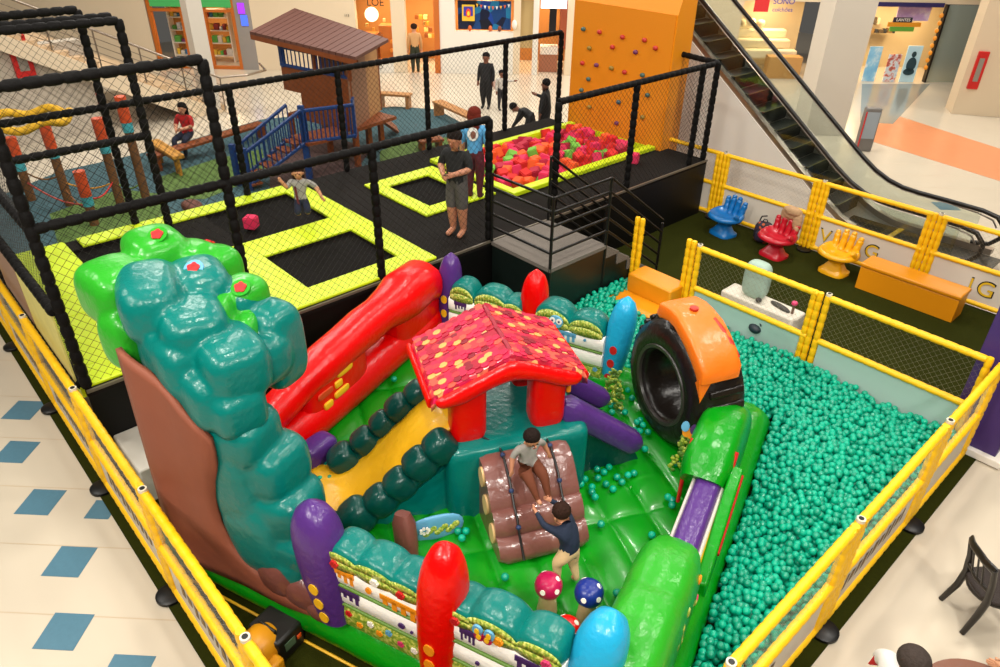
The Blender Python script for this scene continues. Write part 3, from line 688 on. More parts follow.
# ------------------------------------------------------------------ red castle wall
cas = grp('castle_wall')
mb = MB()
def T3(l, u=-.68): return [(u, a, b) for a, b in l]
mb.tube(T3([(1.15, .55), (2.0, .52), (3.0, .52), (4.0, .54), (5.0, .6)]), (.27, .26), 20, up=(0, 0, 1))
o_ = mb.build('lower_tube', RED, cas)
mb = MB(); mb.tube(T3([(1.0, .80), (1.35, .90), (1.7, .99), (2.15, 1.08), (2.6, 1.15), (3.0, 1.18), (3.4, 1.21), (3.75, 1.22), (4.05, 1.21), (4.3, 1.24), (4.75, 1.25), (5.1, 1.02)]),
        [(.17, .16), (.19, .18), (.20, .19), (.2, .19), (.25, .22), (.25, .22), (.26, .24), (.25, .23), (.30, .28), (.34, .33), (.34, .31), (.25, .22)], 20, up=(0, 0, 1), e=.85)
mb.build('upper_tube', RED, cas)
for c, r in (((-.68, 2.66, .88), (.20, .60, .40)), ((-.68, 4.5, .9), (.23, .58, .46)), ((-.68, 1.15, .75), (.16, .2, .3))): MB().puff(c, r, .4, .45, 28, 16).build('castle_panel', RED, cas)
for v_, z_, l in ((2.72, 1.02, .15), (2.58, .90, .07), (2.62, .76, .14), (2.36, .72, .08)): MB().puff((-.475, v_, z_), (.02, l, .05), .5, .5, 16, 8).build('castle_window', YELLOWP, cas)
mb = MB(); mb.puff((-.48, 2.34, .9), (.012, .14, .045), .5, .5, 16, 8); mb.build('faded_window', mat('orange_red', '#c8431a', .45), cas)
mb = MB()
for k in range(3): mb.tube([(-.50, 1.12+k*.07, .62), (-.49, 1.14+k*.07, .70), (-.5, 1.17+k*.07, .62)], .008, 6)
mb.build('printed_claws', WHITEP, cas)

# ------------------------------------------------------------------ mound, slide, log ramp, hut
mound = grp('mound')
mb = MB(); mb.puff((-.92, 3.17, .70), (.80, .80, .53), .16, .16, 40, 20, T=MT); mb.build('mound_block', TEAL, mound)
def slide_z(q): t = (2.5-q)/1.45; return 1.28-.86*(t**.85) if t > 0 else 1.28
n = 24; vs = []; fs = []
for i in range(n+1):
    q = 2.6-1.62*i/n; z = .40+ .92*(.5+.5*cos(pi*min(1, i/(n-3)))) ; flare = .0 if i < 8 else .26*((i-8)/16)**1.2
    for k in range(9):
        p = -1.06-flare+(.62+flare*2.2)*k/8; vs.append((p, q, z+.03*abs(k-4)/4+.01*sin(k*2.1+i*.6)))
for i in range(n):
    for k in range(8): a = i*9+k; fs.append((a, a+1, a+10, a+9))
mb = MB(); mb.add(vs, fs, 0, MT); o = mb.build('slide_sheet', YSLIDE, mound); md = o.modifiers.new('s', 'SOLIDIFY'); md.thickness = .04; md.offset = -1
mb = MB(); mb.add([(-1.25, 2.5, .33), (-.28, 2.5, .33), (-.28, 1.5, .30), (-1.25, 1.5, .30), (-1.2, 2.5, 1.0), (-.30, 2.5, 1.0)], [(0, 3, 2, 1), (0, 1, 5, 4), (1, 2, 5), (0, 4, 3), (3, 4, 5, 2)], 0, MT)
mb.build('slide_base', TEAL, mound)
for nm, p, l in (('slide_bumps', -.33, ((2.34, 1.20, .17), (2.12, 1.02, .17), (1.90, .80, .165), (1.68, .62, .165), (1.42, .47, .19), (1.14, .40, .15))), ('slide_bumps', -1.20, ((2.30, 1.26, .15), (2.08, 1.10, .16), (1.88, .92, .15), (1.66, .72, .16), (1.40, .52, .18)))):
    mb = MB()
    for q, z, r in l: mb.puff((p, q, z), (r*.95, r*1.0, r*1.0), .62, .7, 20, 12, T=MT, R=rz(38, 'X'))
    mb.tube([(p, l[0][0], l[0][1]-.08), (p, l[2][0], l[2][1]-.10), (p, l[4][0], l[4][1]-.08)], (.11, .12), 12, 0, MT, up=(1, 0, 0))
    mb.build(nm, DTEAL, mound)
# log ramp
log = grp('log_ramp')
mb = MB(); prof = [(-.34, .3), (-.26, 1.10), (-.15, 1.15), (-.04, 1.15), (.08, 1.10), (.18, 1.0), (.26, .90), (.31, .84), (.325, .79), (.36, .80), (.42, .76), (.48, .68), (.505, .61), (.50, .575), (.54, .575), (.60, .53), (.66, .45), (.66, .37), (.60, .31)]
vs = []; fs = []; NQ = 12; npf = len(prof)
for i in range(NQ+1):
    q = 2.70+.96*i/NQ; k = .94 if i in (0, NQ) else 1
    for p, z in prof: vs.append((.1+(p-.1)*k, q, .7+(z-.7)*k))
for i in range(NQ):
    for j in range(npf-1): fs.append((i*npf+j, i*npf+j+1, (i+1)*npf+j+1, (i+1)*npf+j))
fs += [tuple(range(npf)), tuple(NQ*npf+k for k in range(npf))]
mb.add(vs, fs, 0, MT)
mb.build('logs', mat('brown_log_vinyl', '#754840', .3, bump=.35, bscale=9, coat=.4), log)
mb = MB()
for p, z in ((.0, .98), (.14, .72), (.38, .55)): MB().disc(MT @ Vector((p, 2.70, z)), MT.to_3x3() @ Vector((0, -1, 0)), .085, .02, 16, ry=.12).build('log_end_print', CREAMP, log)
for q in (2.93, 3.45):
    m1 = MB(); m1.tube([(-.30, q-.14, 1.24), (-.2, q, 1.18), (-.02, q, 1.17), (.20, q, 1.02), (.34, q, .84), (.44, q, .77), (.54, q, .60), (.70, q, .42)], .013, 6, 0, MT)
    for p, z in ((-.05, 1.17), (.25, .95), (.5, .68)): m1.puff((p, q, z), (.028, .028, .028), 1, 1, 8, 6, 1, T=MT)
    m1.build('climbing_strap', [BLACKM, mat('blue_knot', '#22355e', .6)], log)
# hut
hut = grp('hut')
for q in (2.66, 3.53):
    pts = [(-.44, q, 1.22+.62*i/8) for i in range(9)]; MB().tube(pts, [(.19*(.9 if i == 0 else 1), .16*(.9 if i == 0 else 1)) for i in range(9)], 24, 0, MT, up=(1, 0, 0), e=.55).build('hut_post', RED, hut)
for q in (2.60, 3.56):
    pts = [(-1.18, q, 1.1+.72*i/8) for i in range(9)]; MB().tube(pts, (.17, .14), 24, 0, MT, up=(1, 0, 0), e=.55).build('hut_post', RED, hut)
def roofz(q, r=0): return 2.17-abs(q-3.08)*.42
# front gable beam following the roof line with an arch below
for p0 in (-.34, -1.24):
    mb = MB(); n = 28; sec = []
    for i in range(n+1):
        q = 2.30+1.53*i/n; zt = roofz(q)+.04; a = abs(q-3.1)
        zl = 1.86+.06*cos(a/.3*pi/2) if a < .3 else 1.86-.12*min(1, (a-.3)/.25)
        zl = min(zl, zt-.12); sec.append((q, (zt+zl)/2, (zt-zl)/2))
    mb.tube([(p0, q, z) for q, z, h in sec], [(.15*(.75 if i in (0, n) else 1), h*(.8 if i in (0, n) else 1)) for i, (q, z, h) in enumerate(sec)], 20, 0, MT, up=(0, 0, 1), e=.8)
    mb.build('gable', RED, hut)
for side in (-1, 1):
    mb = MB(); NP, NQ = 48, 14; vs = []; fs = []
    for i in range(NP+1):
        p = -.24-1.08*i/NP; pu = .035*abs(sin(pi*4*i/NP))**.5
        for k in range(NQ+1):
            s = k/NQ; q = 3.08+side*(.83*s); z = roofz(q)+.055+pu*(1-.0*s)
            if k == NQ: z -= .09
            if i in (0, NP): z -= .05
            vs.append((p, q, z))
    for i in range(NP):
        for k in range(NQ): a = i*(NQ+1)+k; fs.append((a, a+1, a+NQ+2, a+NQ+1))
    mb.add(vs, fs, 0, MT); o = mb.build('roof_slope', SHINGLE, hut); md = o.modifiers.new('s', 'SOLIDIFY'); md.thickness = .10; md.offset = 1 if False else -1
mb = MB()
mb.tube([(-.32-.96*i/20, 3.08, 2.225+.03*abs(sin(pi*4*i/20))**.5) for i in range(21)], (.028, .02), 10, 0, MT, up=(0, 0, 1)); mb.build('ridge_seam', mat('dark_red_seam', '#8c0c26', .5), hut)
for s in (-1, 1): MB().tube([(-.30, 3.08+s*.83, 1.80), (-.8, 3.08+s*.83, 1.805), (-1.34, 3.08+s*.83, 1.80)], (.035, .06), 12, 0, MT, up=(0, 0, 1)).build('eave', RED, hut)
# scalloped shingle print: rows of overlapping scales lying on each slope
SC = [mat('scale_%d' % i, c, .5, spec=.3) for i, c in enumerate(('#9c0628', '#b60f3c', '#c22c34', '#ce4c3a', '#e09a52', '#7c061e'))]; rsn = random.Random(4)
for side in (-1, 1):
    mb = MB(); nrm = (MT.to_3x3() @ Vector((0, side*.42, 1))).normalized(); upd = MT.to_3x3() @ Vector((0, side*1, -.42))
    for r in range(11):
        for c in range(17):
            q = 3.08+side*(.06+r*.069); p = -.28-c*.068-(r % 2)*.034; t_ = (-.24-p)/1.08; pu = .035*abs(sin(pi*4*t_))**.5
            if p < -1.31 or p > -.26: continue
            z = roofz(q)+.055+pu+.004; mb.disc(MT @ Vector((p, q, z)), nrm, .040, .0035, 10, rsn.choice([0, 0, 1, 1, 1, 2, 2, 3, 3, 4, 5]), ry=.048, upd=upd)
    mb.build('shingle_scales', SC, hut, smooth=False)
# purple side ramp beams with teal wedge
mb = MB()
mb.add([(-1.2, 3.9, .33), (-.40, 3.9, .33), (-.40, 4.75, .33), (-1.2, 4.75, .33), (-1.2, 3.9, 1.12), (-.40, 3.9, 1.12), (-.40, 4.7, .45), (-1.2, 4.7, .45)], [(0, 3, 2, 1), (0, 1, 5, 4), (1, 2, 6, 5), (2, 3, 7, 6), (3, 0, 4, 7), (4, 5, 6, 7)], 0, MT)
mb.build('side_wedge', DTEAL, mound)
def beam(a, b, w, d):
    mb = MB(); pts = []; rad = []
    for i in range(13):
        s = i/12; pts.append(Vector(a).lerp(Vector(b), s)); k = min(1, .55+s*8, .55+(1-s)*8); rad.append((w*k, d*k))
    mb.tube(pts, rad, 16, 0, MT, up=(0, 0, 1), e=.6); return mb.build('purple_beam', PURPLE, mound)
beam((-.42, 3.70, 1.38), (-.42, 4.72, .56), .14, .14); beam((-1.12, 3.72, 1.42), (-1.12, 4.62, .72), .12, .12)
mb = MB(); mb.tube([(-.6, 3.86, 1.4), (-.6, 3.86, 1.52)], .03, 8, 0, MT); mb.build('air_valve', ORANGEP, mound)
# small purple wedge, brown stump, flower board
mb = MB(); mb.puff((-.24, 1.82, .48), (.15, .24, .18), .5, .5, 20, 12, R=rz(-8)); mb.build('purple_wedge', PURPLE, INF)
mb = MB(); mb.tube([(1.50, 1.08, .32), (1.46, 1.14, .5), (1.40, 1.20, .72), (1.38, 1.22, .82)], [(.11, .08), (.12, .09), (.12, .09), (.08, .06)], 16, up=(0, 1, 0), e=.7); mb.build('brown_stump', BROWN, INF)
mb = MB(); mb.puff((1.58, 1.50, .46), (.30, .035, .17), .8, .9, 24, 10, R=rz(45)); o = mb.build('flower_board', BLUEP, INF)
mb = MB()
for k in range(9): mb.puff((1.52+k*.028, 1.405+k*.028, .42+.03*(k % 3)), (.045, .02, .045), 1, 1, 8, 6, R=rz(45))
mb.build('printed_leaves', FOLIAGE, o)
mb = MB()
for j in range(7): a = j*2*pi/7; mb.disc((1.53+.03*cos(a), 1.37+.03*cos(a), .50+.035*sin(a)), (.7, -.7, .2), .016, .01, 7)
mb.build('white_flower', WHITEP, o)
# mushrooms
def mushroom(c, m_, r=.13, st=True):
    e = grp('mushroom')
    if st:
        mb = MB(); mb.tube([(c[0]+.0, c[1], .33), (c[0], c[1], .46), (c[0], c[1], c[2])], [.10, .085, .075], 14); mb.build('stem', CREAMV, e)
    mb = MB(); mb.puff((c[0], c[1], c[2]+.02), (r, r, r*.85), .85, .95, 18, 12); mb.build('cap', m_, e)
    mb = MB()
    for a, b in ((.5, .9), (-1.6, .3), (2.4, .5), (-.5, .35)):
        d = Vector((cos(a)*cos(b), sin(a)*cos(b), sin(b))); mb.disc(Vector((c[0], c[1], c[2]+.02))+Vector((d.x*r, d.y*r, d.z*r*.85))*.95, d, .026, .012, 10)
    mb.build('white_spots', WHITEP, e)
mushroom((2.98, 1.22, .66), MAGENTAV); mushroom((3.34, 1.32, .66), NAVYV, .135); mushroom((3.28, .98, .52), RED, .12)

# ------------------------------------------------------------------ right side: green arch blocks and purple beam
rw = grp('right_wall')
def block(name, prof, u, w, m_, e=.75):
    mb = MB(); mb.tube([(u, v, z) for v, z, h in prof], [(w*(.86 if i in (0, len(prof)-1) else 1), h) for i, (v, z, h) in enumerate(prof)], 22, up=(0, 0, 1), e=e); return mb.build(name, m_, rw)
block('green_arch', [(-.1, .7, .45), (.15, .74, .52), (.38, .76, .51), (.46, .76, .48), (.55, .77, .51), (.9, .78, .52), (1.15, .77, .49), (1.23, .76, .47), (1.32, .77, .49), (1.65, .74, .47), (1.86, .66, .40)], 3.93, .30, LGREEN, .6)
block('green_arch', [(3.10, .72, .40), (3.16, .76, .49), (3.34, .78, .52), (3.50, .80, .53), (3.56, .80, .51), (3.62, .80, .53), (3.88, .78, .50), (4.05, .72, .42), (4.12, .66, .3)], 3.92, .27, GREEN, .5)
mb = MB(); mb.tube([(3.98, 1.75, .72), (3.98, 2.4, .84), (3.98, 3.12, .92)], (.13, .12), 16, up=(0, 0, 1), e=.6); mb.build('purple_bar', PURPLE, rw)
mb = MB()
for du in (-.145, .145): mb.tube([(3.98+du, 1.75, .66), (3.98+du, 2.4, .78), (3.98+du, 3.10, .86)], (.02, .12), 8, up=(0, 0, 1), e=.6)
mb.build('white_trim', WHITEP, rw)
mb = MB(); mb.prism([(3.15, .4), (3.15, 1.12), (2.85, 1.0), (1.95, .62), (1.95, .4)], 4.15, 4.27, 0, Matrix(((0, 0, 1, 0), (1, 0, 0, 0), (0, 1, 0, 0), (0, 0, 0, 1)))); mb.build('side_panel', GREEN, rw, bevel=.02)
mb = MB(); mb.tube([(4.275, 3.1, 1.05), (4.275, 2.85, .93), (4.275, 2.3, .70)], (.015, .04), 8, up=(0, 0, 1)); mb.build('red_trim', REDP, rw)
mb = MB(); mb.tube([(4.13, 1.8, .60), (4.13, 2.9, .82)], (.03, .1), 8, up=(0, 0, 1)); mb.build('yellow_trim', YELLOWP, rw)
mb = MB()
for uu in (3.70, 4.16):
    mb.tube([(uu, 3.26, 1.20), (uu, 3.12, 1.08), (uu, 3.08, .85), (uu, 3.08, .45)], (.022, .03), 8, up=(0, -1, .3))
mb.build('red_trim', REDP, rw)
mb = MB(); r_ = random.Random(5)
for k in range(46):
    v_ = r_.choice([r_.uniform(.1, 1.8), r_.uniform(2.9, 3.95)]); z_ = r_.uniform(.55, 1.0); mb.puff((4.215 if v_ < 2 else 4.155, v_, z_), (.02, .05, .05), 1, 1, 8, 6, r_.choice([0, 0, 0, 1, 2, 3]))
mb.build('printed_foliage', [FOLIAGE, ORANGEP, PINKP, WHITEP], rw)
# tyre with orange cushion
ty = grp('tyre')
tc_ = Vector((3.10, 4.22, 1.08)); tt = Vector((.75, -.66, 0)).normalized(); tn = Vector((.66, .75, 0)).normalized()
TM = Matrix((( tt.x, tn.x, 0, tc_.x), (tt.y, tn.y, 0, tc_.y), (0, 0, 1, tc_.z), (0, 0, 0, 1)))
def ringm(prof, seg=48, T=TM, sx=1.0):
    "revolve (radius, depth) profile round the tyre's axle"
    vs = []; fs = []; n = len(prof)
    for i in range(seg):
        a = 2*pi*i/seg
        for r, d in prof: vs.append((r*cos(a)*sx, d, max(-.78, r*sin(a))))
    for i in range(seg):
        for k in range(n-1): fs.append((i*n+k, ((i+1) % seg)*n+k, ((i+1) % seg)*n+k+1, i*n+k+1))
    mb = MB(); mb.add(vs, fs, 0, T); return mb
ringm([(.41, .30), (.41, .05), (.44, -.01), (.52, -.05), (.66, -.05), (.76, .02), (.82, .14), (.83, .30), (.82, .46), (.76, .58), (.6, .6), (.41, .58), (.41, .30)]).build('tyre_body', BLACKV, ty)
ringm([(.45, -.02), (.46, -.055), (.50, -.06), (.52, -.03)]).build('rim_stripe', mat('grey_rim', '#2e2926', .35), ty)
mb = MB()
for k in range(30):
    a = 2*pi*k/30; R = Matrix.Rotation(-a, 4, 'Y'); mb.box((.79, .08, -.045), (.85, .52, .045), 0, TM @ R) if sin(a) > -.8 else None
mb.build('tread', BLACKV, ty, bevel=.02)
mb = MB(); pth = [(-.22, .86), (-.17, .935), (-.02, .965), (.12, .95), (.27, .905), (.41, .83), (.55, .73), (.67, .61), (.70, .50)]
wv = random.Random(2)
mb.tube([(x, .19, z) for x, z in pth], [(.26*(.93 if i in (0, 8) else 1)+wv.uniform(-.008, .008), .10*(.6 if i in (0, 8) else 1)) for i in range(9)], 24, 0, TM, up=(0, 0, 1), e=.36)
mb.add([TM @ Vector(p) for p in ((.70, -.07, .56), (.70, .14, .56), (.76, -.05, .28), (.66, -.08, .50), (.66, .12, .50), (.73, -.03, .28))], [(0, 1, 2), (5, 4, 3), (0, 2, 5, 3), (1, 4, 5, 2), (0, 3, 4, 1)])
cu = mb.build('cushion', ORANGEV, ty)
mb = MB()
for d0, i0, i1 in ((.34, 4, 8),):
    L_ = pth[i0:i1]; mb.tube([(x, d0+.03*k, z+.104) for k, (x, z) in enumerate(L_)], [(.02, .012), (.035, .012), (.04, .012), (.03, .012)][:len(L_)], 8, 0, TM, up=(0, 0, 1))
mb.disc(TM @ Vector((.10, .18, 1.07)), (0, 0, 1), .05, .012, 12)
mb.build('red_stripe', mat('rust_red_print', '#b0260f', .5), cu)
# printed leaf clumps at the foot of the tyre
for nm, (cu_, cv_), s_ in (('leaf_clump', (2.46, 4.40), 1.0), ('leaf_clump', (3.60, 3.68), .85)):
    mb = MB(); r_ = random.Random(nm+str(cu_))
    for k in range(120):
        t_ = r_.random(); z = .36+t_*.62*s_; w_ = .17*(1-t_*.65)
        mb.puff((cu_+r_.uniform(-w_, w_), cv_+r_.uniform(-.05, .03), z), (.030, .014, .022), 1, 1, 8, 5, r_.choice([0, 1, 1, 2]), R=Matrix.Rotation(r_.uniform(-1.2, 1.2), 3, 'Y'))
    mb.build(nm, [FOLIAGE, GREENP, mat('lime_leaf', '#a9b83a', .5)], ty)
mb = MB(); 
for sx, sz, mi in ((-.05, .04, 0), (.05, .03, 1), (-.03, -.03, 2), (.03, -.04, 2)): mb.disc((3.60+sx, 3.60, 1.02+sz), (0, -1, .3), .045, .012, 12, mi, ry=.06)
mb.build('printed_butterfly', [BLUEP, PURP, ORANGEP], ty)
# loose balls on the inflatable floor, each one a thing
LB = [(421,530),(413,536),(450,526),(458,531),(466,531),(455,521),(462,538),(505,577),(600,592),(617,593),(645,449),(676,463),(668,497),(672,505),(619,395),(615,402),(621,408),(640,420),(611,405),(612,412),(625,412),(606,418),(640,431),(648,432),(643,425),(635,430),(637,422),
      (574,481),(585,479),(598,478),(592,487),(606,484),(613,489),(622,482),(628,475),(634,473),(604,472),(592,492),(595,497),(617,477),(581,484),(649,383),(303,484),(312,482),(320,479),(330,478),(296,486),(327,465),(394,379),(601,524),(652,535),(672,500),(556,588),(549,580),(579,473),(597,469),(609,467),(640,395),(645,398),(632,398),(628,390)]
mr = Matrix.Rotation(AN, 3, 'Z')
for k, (x, y) in enumerate(LB):
    o = bpy.data.objects.new('pit_ball', BALLME[k % 2]); o.location = G(x, y, .39); COL.objects.link(o)
    tag(o, 'stray teal ball lying on the green floor of the inflatable', 'ball', 'stray teal balls on the inflatable floor')
# blower
bl = empty('air_blower', (-4.47, 1.22, .012), radians(15), 'black and yellow air blower on the turf behind the left fence', 'blower')
YBL = mat('blower_yellow', '#dc9412', .4); BBL = mat('blower_black', '#15130f', .45)
mb = MB(); mb.tube([(0, -.13, .17), (0, -.10, .19), (0, .04, .19), (0, .08, .17)], [.15, .185, .185, .16], 28, up=(0, 0, 1)); mb.build('fan_housing', YBL, bl)
mb = MB(); mb.tube([(0, -.135, .17), (0, -.15, .17)], .09, 20, up=(0, 0, 1)); mb.build('air_inlet', BBL, bl)
mb = MB(); mb.box((-.2, .02, .0), (.2, .34, .30)); mb.box((-.14, .34, .0), (.14, .46, .2)); mb.build('motor_box', BBL, bl, bevel=.03)
mb = MB(); mb.box((.08, -.16, .02), (.28, .02, .20)); mb.build('outlet', YBL, bl, bevel=.03)
mb = MB(); mb.box((.201, .1, .12), (.206, .22, .22)); mb.build('switch_plate', mat('green_label', '#50684e', .5), bl, smooth=False)
mb = MB(); mb.box((.202, .24, .14), (.212, .29, .19)); mb.build('switch', mat('orange_switch', '#d44a12', .4), bl, bevel=.004)
mb = MB(); mb.tube([(-.1, .1, .30), (-.1, .1, .34), (.1, .1, .34), (.1, .1, .30)], .015, 8); mb.build('handle', BBL, bl)
MB().box((-.5, -.2, .012), (.35, .38, .5), 0, Matrix.Translation((-7.5, 1.35, 0))).build('white_box', mat('white_laminate', '#b9b4a8', .5), None, bevel=.02)
tag(bpy.data.objects['white_box'], 'plain white box standing between the platform skirt and the tree trunk', 'box')
# ================================================================== furniture in and around the play area
s_ = empty('entry_steps', (-5.90, 8.82, .012), 0, 'yellow two-step entry box leading over the fence gap into the ball pit', 'steps')
MB().box((-.48, -.05, 0), (.38, .40, .70)).build('upper_step', YBOX, s_, bevel=.03); MB().box((-.52, -.50, 0), (.46, -.06, .40)).build('lower_step', YBOX, s_, bevel=.02)
b_ = empty('storage_bench', (-3.32, 12.75, .012), 0, 'long yellow lacquered storage bench with a lid, against the back fence', 'bench')
MB().box((-.82, -.22, 0), (.82, .22, .42)).build('body', YBOX, b_, bevel=.01); MB().box((-.835, -.235, .428), (.835, .235, .50)).build('lid', YBOX, b_, bevel=.02)
def hand_chair(loc, rz_, col, label):
    t = empty('hand_chair', loc, rz_, label, 'chair', 'hand shaped plastic chairs')
    m = mat(col+'_plastic', {'blue': '#0a63a4', 'red': '#b00f22', 'yellow': '#e0a00c'}[col], .3, coat=.2)
    mb = MB(); mb.tube([(0, .02, 0), (0, .02, .05), (0, .02, .09), (0, .03, .20), (0, .03, .28)], [(.25, .22), (.25, .22), (.20, .17), (.13, .10), (.16, .12)], 24, up=(0, 1, 0), e=.55); mb.build('foot', m, t)
    # seat: a cupped palm
    vs = []; fs = []; nr = 9; ns = 28
    for j in range(nr+1):
        r = j/nr
        for k in range(ns):
            a = 2*pi*k/ns; x = .33*r*cos(a); y = .29*r*sin(a)+.0
            z = .36+.10*r**2.2+(.07*max(0, sin(a))*r**2)
            vs.append((x, y, z))
    for j in range(nr):
        for k in range(ns): fs.append((j*ns+k, j*ns+(k+1) % ns, (j+1)*ns+(k+1) % ns, (j+1)*ns+k))
    o = MB().add(vs, fs).build('palm', m, t); md = o.modifiers.new('s', 'SOLIDIFY'); md.thickness = .09; md.offset = -1
    for i, (x, l, sp) in enumerate(((-.195, .27, -.03), (-.065, .34, -.01), (.065, .34, .01), (.195, .28, .03))):
        mb = MB(); pts = []; rad = []
        for k in range(11):
            s = k/10; pts.append((x+sp*s, .19+.10*s-.03*s*s, .40+l*s)); rad.append((.066-.01*s)*(1+.06*cos(s*pi*5))*(1 if k < 10 else .45))
        mb.tube(pts, rad, 14); mb.puff(pts[-1], (.05, .05, .045)); mb.build('finger', m, t)
    mb = MB(); mb.tube([(.22, .02, .36), (.29, .0, .42), (.32, -.05, .49), (.31, -.10, .53)], [.07, .065, .055, .03], 14); mb.build('thumb', m, t)
    return t
hand_chair((-7.02, 12.72, .012), radians(-12), 'blue', 'bright blue plastic hand chair by the corner of the black platform')
hand_chair((-5.80, 12.60, .012), radians(-8), 'red', 'red plastic hand chair with a beige jacket hung over its fingers')
hand_chair((-4.68, 12.80, .012), radians(-5), 'yellow', 'yellow plastic hand chair next to the yellow storage bench')
mb = MB()
for c, r in (((0, 0, .0), (.20, .07, .13)), ((.14, -.02, -.12), (.09, .06, .17)), ((-.12, .03, -.06), (.11, .06, .13)), ((.02, -.05, .05), (.16, .06, .08)), ((.17, -.05, -.26), (.05, .04, .07))): mb.puff(c, r, .8, .9, 18, 12)
o = mb.build('jacket', mat('beige_cloth', '#b5906a', .9, bump=.7, bscale=14)); o.location = (-5.72, 12.84, .86); tag(o, 'crumpled beige jacket draped over the red hand chair', 'jacket')
bp_ = empty('backpack', (-6.28, 12.98, .012), radians(10), 'dark patterned backpack on the turf between the blue and red hand chairs', 'backpack')
MB().puff((0, 0, .22), (.18, .11, .22), .6, .7).build('bag_body', ramp_mat('dark_pattern', 'VORONOI', 22, [(0, '#16131a'), (.4, '#3c1420'), (.6, '#241e3a'), (.8, '#8a5a1c'), (.9, '#a9481f')], .7), bp_)
MB().puff((0, -.10, .16), (.12, .05, .11), .6, .7).build('front_pocket', mat('dark_purple_cloth', '#221a30', .8), bp_)
mb = MB(); mb.tube([(-.05, 0, .43), (-.03, 0, .49), (.03, 0, .49), (.05, 0, .43)], .012, 8); mb.build('handle', BLACKM, bp_)
mb = MB(); mb.tube([(-.12, .02, .42), (-.10, .04, .52), (.0, .05, .55)], .014, 8); mb.build('strap', BLACKM, bp_)
mb = MB(); mb.puff((0, 0, .15), (.12, .08, .15), .6, .7); mb.tube([(-.05, 0, .29), (0, 0, .36), (.05, 0, .29)], .01, 6)
o = mb.build('small_bag', mat('yellow_cloth', '#c9a81c', .8)); o.location = (-6.05, 13.08, .012); tag(o, 'small yellow bag behind the dark backpack', 'bag')
# white baby ride behind the net
wr = empty('baby_ride', (-4.65, 10.14, .012), 0, 'white plastic baby ride with a high pale back and small handle, behind the net', 'ride')
WP = mat('white_plastic', '#d8d0c0', .4)
mb = MB(); mb.prism([(-.66, -.2), (.62, -.2), (.66, -.1), (.66, .18), (-.66, .22)], 0, .40); mb.build('body', WP, wr, bevel=.03)
mb = MB(); mb.puff((-.20, .04, .70), (.22, .14, .32), .55, .7); mb.build('seat_back', mat('pale_green_plastic', '#9db5a6', .45), wr)
mb = MB(); mb.puff((.30, 0, .42), (.2, .05, .04), .8, .9, R=rz(-15)); mb.puff((-.02, -.12, .45), (.05, .05, .04)); mb.build('dark_pedal', mat('dark_grey_rubber', '#3f3b36', .6), wr)
mb = MB(); mb.tube([(.52, -.02, .40), (.52, -.02, .56)], .022, 10); mb.build('lever', mat('brown_lever', '#6a5040', .5), wr)
mb = MB(); mb.puff((.52, -.02, .585), (.045, .045, .035), .7, .8); mb.build('pink_knob', PINKP, wr)
# toy bee bag half in the balls
tb = empty('toy_bee', tuple(G(752, 326, .50)), radians(-25), 'yellow and black striped toy lying on the balls under the white ride', 'toy')
mb = MB(); mb.puff((-.12, 0, 0), (.14, .08, .06), mi=0); mb.build('body', mat('toy_yellow', '#c9a212', .6), tb)
mb = MB(); mb.puff((-.10, 0, .01), (.03, .085, .065)); mb.puff((-.18, 0, .01), (.02, .075, .055)); mb.build('stripes', BLACKM, tb)
mb = MB(); mb.puff((.08, 0, .01), (.11, .09, .075)); mb.tube([(.1, .02, .06), (.14, .02, .12), (.19, .0, .11)], .012, 6); mb.build('head', mat('dark_toy', '#1b2730', .5), tb)
# purple column
pc = empty('purple_column', (-1.14, 9.56, .012), 0, 'square purple column at the right edge behind the corner of the ball pit', 'column')
MB().box((-.31, -.28, 0), (.30, .30, 5.0)).build('shaft', mat('purple_paint', '#3f2766', .45), pc, bevel=.01)
MB().box((-.05, -.36, 0), (.40, .38, .10)).build('plinth', WHITEP, pc, bevel=.01)
# black cafe chair
def cafe_chair(loc, rz_, label):
    t = empty('cafe_chair', loc, rz_, label, 'chair'); m = mat('black_stained_wood', '#17120e', .35, coat=.2)
    mb = MB(); mb.puff((0, 0, .45), (.23, .23, .022), .4, .75, 28, 8); mb.build('seat', mat('woven_seat', '#2b201a', .6, bump=.5, bscale=90), t)
    mb = MB(); mb.tube([(.21*cos(a)*1.05, .21*sin(a)*1.05, .415) for a in [2*pi*k/24 for k in range(24)]], (.02, .028), 8, closed=True, up=(0, 0, 1)); mb.build('seat_frame', m, t)
    for x, y, sx, sy in ((.17, .17, .03, .03), (-.17, .17, -.03, .03)): mb = MB(); mb.tube([(x+sx, y+sy, 0), (x, y, .43)], [.026, .032], 10); mb.build('leg', m, t)
    for x in (-.18, .18):
        mb = MB(); mb.tube([(x*1.1, -.27, 0), (x, -.2, .25), (x, -.18, .45), (x*1.02, -.22, .68), (x*1.05, -.28, .90)], [.026, .032, .034, .03, .026], 10); mb.build('leg', m, t)
    mb = MB(); mb.tube([(-.19, -.28, .89), (-.1, -.32, .91), (.1, -.32, .91), (.19, -.28, .89)], (.02, .05), 10, up=(0, 0, 1)); mb.build('top_rail', m, t)
    mb = MB(); mb.tube([(-.18, -.21, .58), (0, -.23, .57), (.18, -.21, .58)], (.015, .025), 10, up=(0, 0, 1)); mb.build('lower_rail', m, t)
    for x in (-.08, 0, .08): mb = MB(); mb.tube([(x, -.225, .58), (x, -.31, .88)], .01, 8); mb.build('spindle', m, t)
cafe_chair((-.15, 6.72, 0), radians(-42), 'black bentwood cafe chair standing on the cream floor at the right edge')
tb_ = empty('cafe_table', (.26, 4.98, 0), 0, 'round brown cafe table at the bottom right edge', 'table')
